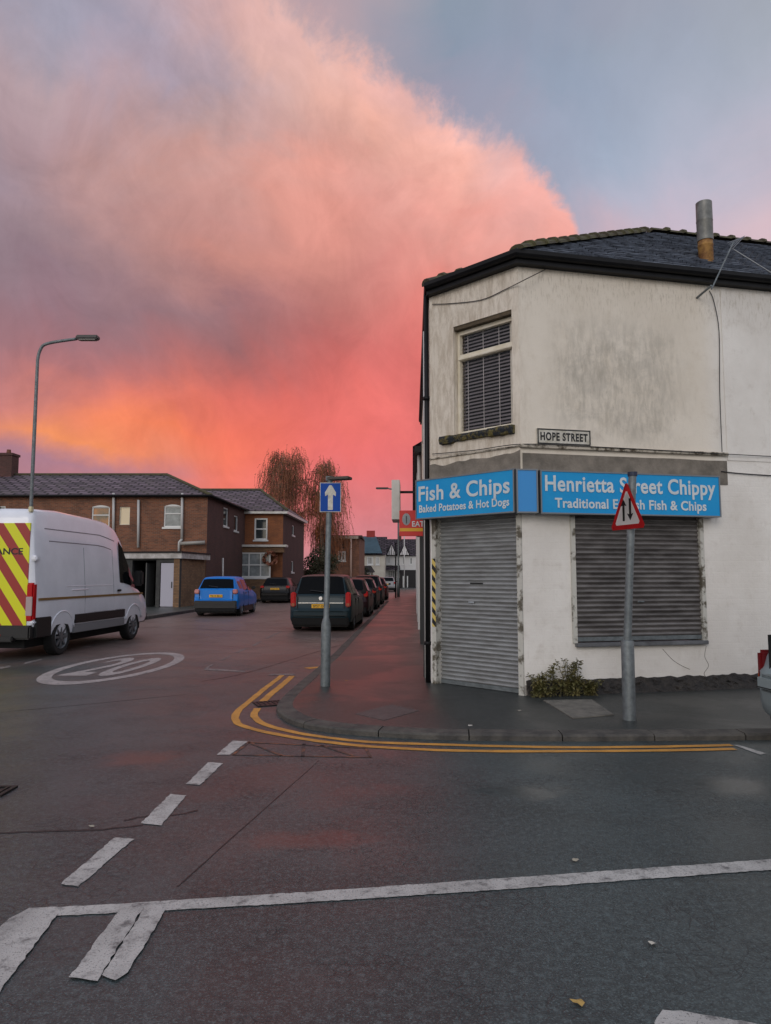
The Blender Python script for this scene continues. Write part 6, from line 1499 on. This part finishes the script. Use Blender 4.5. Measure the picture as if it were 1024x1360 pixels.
# mock-tudor pair with timbered gables
Y5 = 90.; h5, B5, f5, z5 = simple_house('white_house', 'pair of white houses with black timbered gables at the end of the street', Y5, 512, 556, 737, M('white_house_render', (208, 206, 204), .8), win_px=[(514.5, 739, 519, 749, ((.5,), ())), (534, 739, 539, 750, ((.5,), ())), (544, 740, 548, 750, ((), ())), (514, 757, 527, 771, ((.2, .4, .6, .8), ()))])
zr5 = PY(530, 716, Y5 + 4).z - z5; rr5 = gable_roof(f5, z5, 0, f5.L, 8, zr5, slate_roof, h5, B5)
timber = M('black_timber', (24, 22, 24), .7)
for uc, nm in ((520, ''), (537, '')):
    uw = 6.0; s0_, zz = f5.px(uc - uw, 737); s1_, _ = f5.px(uc + uw, 737); za_ = f5.px(uc, 724)[1]; sc_ = (s0_ + s1_) / 2
    bm = bmesh.new(); tri_ = ((s0_, zz), (s1_, zz), (sc_, za_)); fa = [bm.verts.new(f5.p(q_, .62, z)) for q_, z in tri_]; fb_ = [bm.verts.new(f5.p(q_, .20, z)) for q_, z in tri_]
    bm.faces.new(fa); bm.faces.new(fb_[::-1]); [bm.faces.new((fa[i], fb_[i], fb_[(i + 1) % 3], fa[(i + 1) % 3])) for i in range(3)]; bmesh.ops.recalc_face_normals(bm, faces=bm.faces[:])
    part(bm, 'gable', M('white_gable', (214, 210, 210), .8), rr5, B5)
    for s, k in ((sc_, .85), (sc_ - .30, .42), (sc_ + .30, .42)):
        bm = bmesh.new(); box(bm, f5, s - .035, s + .035, .63, .66, zz, zz + (za_ - zz) * k); part(bm, 'timber', timber, rr5, B5)
    bm = bmesh.new()
    for s_a in (s0_ - .15, s1_ + .15):
        v_ = [f5.p(s_a, .70, zz - .05), f5.p(sc_, .70, za_ + .14), f5.p(sc_, -2.5, za_ + .14), f5.p(s_a, -2.5, zz - .05)]; quad(bm, v_)
    bmesh.ops.solidify(bm, geom=bm.faces[:], thickness=.05); part(bm, 'gable_roof', slate_roof, rr5, B5)
bm = bmesh.new(); a_ = hr_(f5, (511, 751), (531, 757)); quad(bm, [f5.p(a_[0], 1.3, a_[2]), f5.p(a_[1], 1.3, a_[2]), f5.p(a_[1], .01, a_[3]), f5.p(a_[0], .01, a_[3])]); bmesh.ops.solidify(bm, geom=bm.faces[:], thickness=.08); part(bm, 'bay_roof', slate_roof, h5, B5)
bm = bmesh.new(); a_ = hr_(f5, (531, 757), (552, 783)); box(bm, f5, a_[0], a_[1], .004, .5, 0, a_[3]); part(bm, 'dark_porch', M('dark_porch_brick', (40, 36, 38), .8), h5, B5)
bm = bmesh.new()
for u in (535.5, 541): s_, _ = f5.px(u, 760); z_ = f5.px(u, 765)[1]; box(bm, f5, s_ - .07, s_ + .07, .502, .56, 0.1, z_)
part(bm, 'porch_post', upvc, h5, B5)
bm = bmesh.new(); xbox(bm, PY(529, 715, Y5 + 4).x, PY(533, 715, Y5 + 4).x, Y5 + 3.6, Y5 + 4.4, z5 + zr5 - .4, z5 + zr5 + .9); part(bm, 'chimney', brick_dark, rr5, B5)
MATS['_p'] = car_paint('white_car_paint', (150, 150, 152), .1)
car('hatchback', 'small white car parked in front of the far timbered houses', (PY(514, 780, 70).x, 70, 0), -ANG, hatch(4.0, .86, 1.45, .9, .42), MATS['_p'], (.75, 3.2), .30, [(.55, 1.1, .1, .84), (1.2, 1.95, .08, .88), (2.05, 2.75, .06, .88)], (.2, .5, .93), (2.5, 3.1, .9), None, None, extra=std_extra(.86, .98, ('BD12 WTE', .74), .9, .15, (.78, .98), L_=4.0))
# thin poles by the pavement far away
for (u, vt, vb, Y, r_, lab, mm) in ((525.5, 722, 790, 48, .05, 'short dark post beside the far street lamp', black_paint), (537, 708, 782, 72, .05, 'thin pale pole near the timbered houses', pvc_grey)):
    b_ = PY(u, 760, Y); o = thing('post', (b_.x, Y, .1), lab, 'post'); line_part('shaft', [(b_.x, Y, .1), (b_.x, Y, PY(u, vt, Y).z)], r_, mm, o, Vector(o.location)); bm = bmesh.new(); tube(bm, [(b_.x, Y, PY(u, vt, Y).z), (b_.x, Y, PY(u, vt, Y).z + .06)], r_ * 1.4, 8); part(bm, 'cap', mm, o, Vector(o.location))
sb = Fr((PY(421, 775, 44).x, 44), (PY(421, 775, 44).x + .4, 44))

# ---------------------------------------------------------------- trees
bark = M('birch_bark', (70, 54, 46), .85, col2=(110, 96, 84), nscale=4)
twigm = M('autumn_twig', (150, 98, 70), .75, col2=(96, 64, 48), nscale=.6)
twigo = M('autumn_leaf', (176, 104, 54), .75, col2=(96, 56, 34), nscale=.5)
def birch(name, label, uc, Y, vtop, width, lean=0, seed=1, gold=.3, drop=(1.5, 5.5), lobes=None):
    rnd = random.Random(seed); b_ = Vector((PY(uc, 760, Y).x, Y, 0)); Ht = PY(uc, vtop, Y).z
    e = thing(name, tuple(b_), label, 'tree', 'weeping birches beyond the houses')
    bm = bmesh.new(); tr = [(0, 0, 0)]
    N_ = 9
    for k in range(1, N_ + 1): f = k / N_; tr.append((lean * f + .25 * math.sin(f * 4 + seed), .2 * math.cos(f * 5), Ht * .93 * f))
    tr = smooth_pts(tr, 3); tube(bm, tr, [max(.03, .30 * (1 - i / len(tr)) ** .9) for i in range(len(tr))], 9)
    tips = []
    nb_ = 40
    for k in range(nb_):
        f = rnd.uniform(.38, .99); i = int(f * (len(tr) - 1)); p = tr[i]; a_ = rnd.uniform(0, 2 * math.pi)
        lim = width * math.sqrt(max(.02, 1 - ((f - .55) / .55) ** 2)); reach = lim * rnd.uniform(.45, 1.05)
        rise = Ht * rnd.uniform(.02, .10) * (1.3 - f); q1_ = p + Vector((math.cos(a_) * reach * .5, math.sin(a_) * reach * .5, rise * 1.2)); q2_ = p + Vector((math.cos(a_) * reach, math.sin(a_) * reach, rise * .6))
        ln = smooth_pts([p, q1_, q2_], 5); tube(bm, ln, [max(.012, .11 * (1 - f * .7) * (1 - j / (len(ln) - 1) * .85)) for j in range(len(ln))], 5)
        for j in range(4, len(ln)): tips.append(ln[j])
        for _ in range(3):
            j = rnd.randint(3, len(ln) - 1); d_ = Vector((rnd.gauss(0, 1), rnd.gauss(0, 1), rnd.uniform(.1, .9))).normalized() * rnd.uniform(.5, 1.2); sp2 = smooth_pts([ln[j], ln[j] + d_ * .6 + Vector((0, 0, .1)), ln[j] + d_], 3); tube(bm, sp2, [.03, .028, .025, .02, .016, .012, .008][:len(sp2)], 4); tips += sp2[3:]
    finish(bm, 'trunk', bark, e, True)
    B = [bmesh.new(), bmesh.new()]
    for t_ in tips:
        for _ in range(rnd.randint(2, 3)):
            st_p = t_ + Vector((rnd.gauss(0, .30), rnd.gauss(0, .30), rnd.gauss(.1, .25))); ln_ = rnd.uniform(.5, 3.4) * (.6 + .5 * rnd.random()); ln_ = min(ln_, max(.5, st_p.z - 1.5))
            g = B[1] if rnd.random() < gold * (1.6 - 1.2 * st_p.z / Ht) else B[0]
            sway = Vector((rnd.gauss(0, .10), rnd.gauss(0, .1), 0)); out_ = Vector((st_p.x, st_p.y, 0)); out_ = out_.normalized() * .25 if out_.length > .1 else out_
            prev = st_p; n = max(3, int(ln_ / .42)); w_ = .011
            for k in range(1, n + 1):
                f = k / n; p = st_p + out_ * math.sin(f * 1.6) + sway * f * 2 + Vector((rnd.gauss(0, .03), rnd.gauss(0, .03), -ln_ * f ** 1.1 + .15 * math.sin(f * 3.1)))
                sd_ = Vector((w_, rnd.uniform(-w_, w_), 0)); quad(g, [prev - sd_, prev + sd_, p + sd_ * .7, p - sd_ * .7])
                for _l in range(2):
                    c = prev.lerp(p, rnd.random()); a1_ = Vector((rnd.gauss(0, 1), rnd.gauss(0, 1), rnd.gauss(-.6, .6))).normalized() * rnd.uniform(.035, .075); a2_ = a1_.cross(Vector((rnd.gauss(0, 1), rnd.gauss(0, 1), rnd.gauss(0, 1)))).normalized() * .035
                    quad(g, [c, c + a1_ - a2_, c + a1_ * 1.8, c + a1_ + a2_])
                prev = p
    finish(B[0], 'crown', twigm, e); finish(B[1], 'crown', twigo, e)
    return e
birch('birch_tree', 'tall weeping birch with brown twigs, left of the two birches', 371, 66, 592, 2.7, .1, 3, .25)
birch('birch_tree', 'weeping birch with golden lower twigs behind the one way sign', 427, 68, 606, 2.9, .2, 8, .55)

# weeds at the foot of the wall
leafm = M('weed_leaf', (78, 80, 46), .6, col2=(118, 108, 66), nscale=11); stemm = M('weed_stem', (74, 70, 46), .8)
def weed(name, label, u, v, hgt, spread, n, seed):
    rnd = random.Random(seed); s_, _ = fr_.px(u, v, .1); b_ = fr_.p(s_, .12, PAVE_H); e = thing(name, tuple(b_), label, 'weed', 'weeds at the foot of the shop wall'); bs = bmesh.new(); bl = bmesh.new()
    for k in range(n):
        a_ = rnd.uniform(0, 2 * math.pi); tip = Vector((math.cos(a_) * spread * rnd.uniform(.1, 1), -abs(math.sin(a_)) * spread * .45 * rnd.random(), hgt * rnd.uniform(.35, 1) * (1 if rnd.random() < .7 else .5)))
        root = Vector((rnd.uniform(-.1, .1), rnd.uniform(-.05, .03), -.02)); c = [root, root.lerp(tip, .5) + Vector((0, 0, hgt * .12)), tip]; ln = smooth_pts(c, 5); tube(bs, ln, [.006 * (1 - .7 * i / len(ln)) for i in range(len(ln))], 5)
        for i in range(2, len(ln)):
            for _ in range(3):
                d = Vector((rnd.gauss(0, 1), rnd.gauss(0, 1) - .4, rnd.gauss(.2, .6))).normalized(); L_ = rnd.uniform(.025, .065); sd_ = d.cross(Vector((0, 0, 1))).normalized() * L_ * .36; q = ln[i] + d * .01; m_ = q + d * L_ * .5 + Vector((0, 0, .006)); t_ = q + d * L_ - Vector((0, 0, L_ * .2))
                quad(bl, [q, m_ + sd_, t_, m_ - sd_])
    finish(bs, 'stem', stemm, e); finish(bl, 'leaves', leafm, e)
weed('weed', 'tallest leafy green weed at the foot of the white wall', 757, 920, .50, .20, 24, 1)
weed('weed', 'low weed growing beside the shutter jamb', 716, 925, .32, .15, 18, 2)
weed('weed', 'straggly weed between the leafy clump and the jamb', 735, 924, .50, .12, 7, 3)
weed('weed', 'small low weed right of the leafy clump', 782, 920, .20, .18, 14, 4)
# fallen leaves and litter on the road
rnd = random.Random(5)
for i, (u, v, h_, c, sz) in enumerate(((764, 1144, 0, (150, 144, 130), .022), (866, 1255, 0, (180, 176, 166), .02), (767, 1334, 0, (170, 140, 80), .028), (122, 1099, 0, (160, 150, 140), .022), (625, 965, .1, (170, 160, 150), .03), (460, 905, .1, (150, 130, 120), .03), (690, 945, .1, (150, 140, 130), .03))):
    p = P(u, v, h_); bm = bmesh.new(); n = 9; cz = bm.verts.new((0, 0, .012)); ring_ = [bm.verts.new((sz * math.cos(2 * math.pi * k / n) * rnd.uniform(.6, 1.2), sz * .8 * math.sin(2 * math.pi * k / n) * rnd.uniform(.6, 1.2), rnd.uniform(.003, .012))) for k in range(n)]
    for k in range(n): bm.faces.new((cz, ring_[k], ring_[(k + 1) % n]))
    o = finish(bm, 'fallen_leaf', M('leaf_litter_%d' % (i % 3), c, .8)); o.location = (p.x, p.y, h_ + .004); o.rotation_euler = (0, 0, rnd.uniform(0, 6))
    tag(o, ('crumpled pale leaf lying on the dark road', 'small curled leaf lying on the pavement')[h_ > 0], 'leaf', ('leaves lying on the road', 'leaves lying on the pavement')[h_ > 0])
#===END===
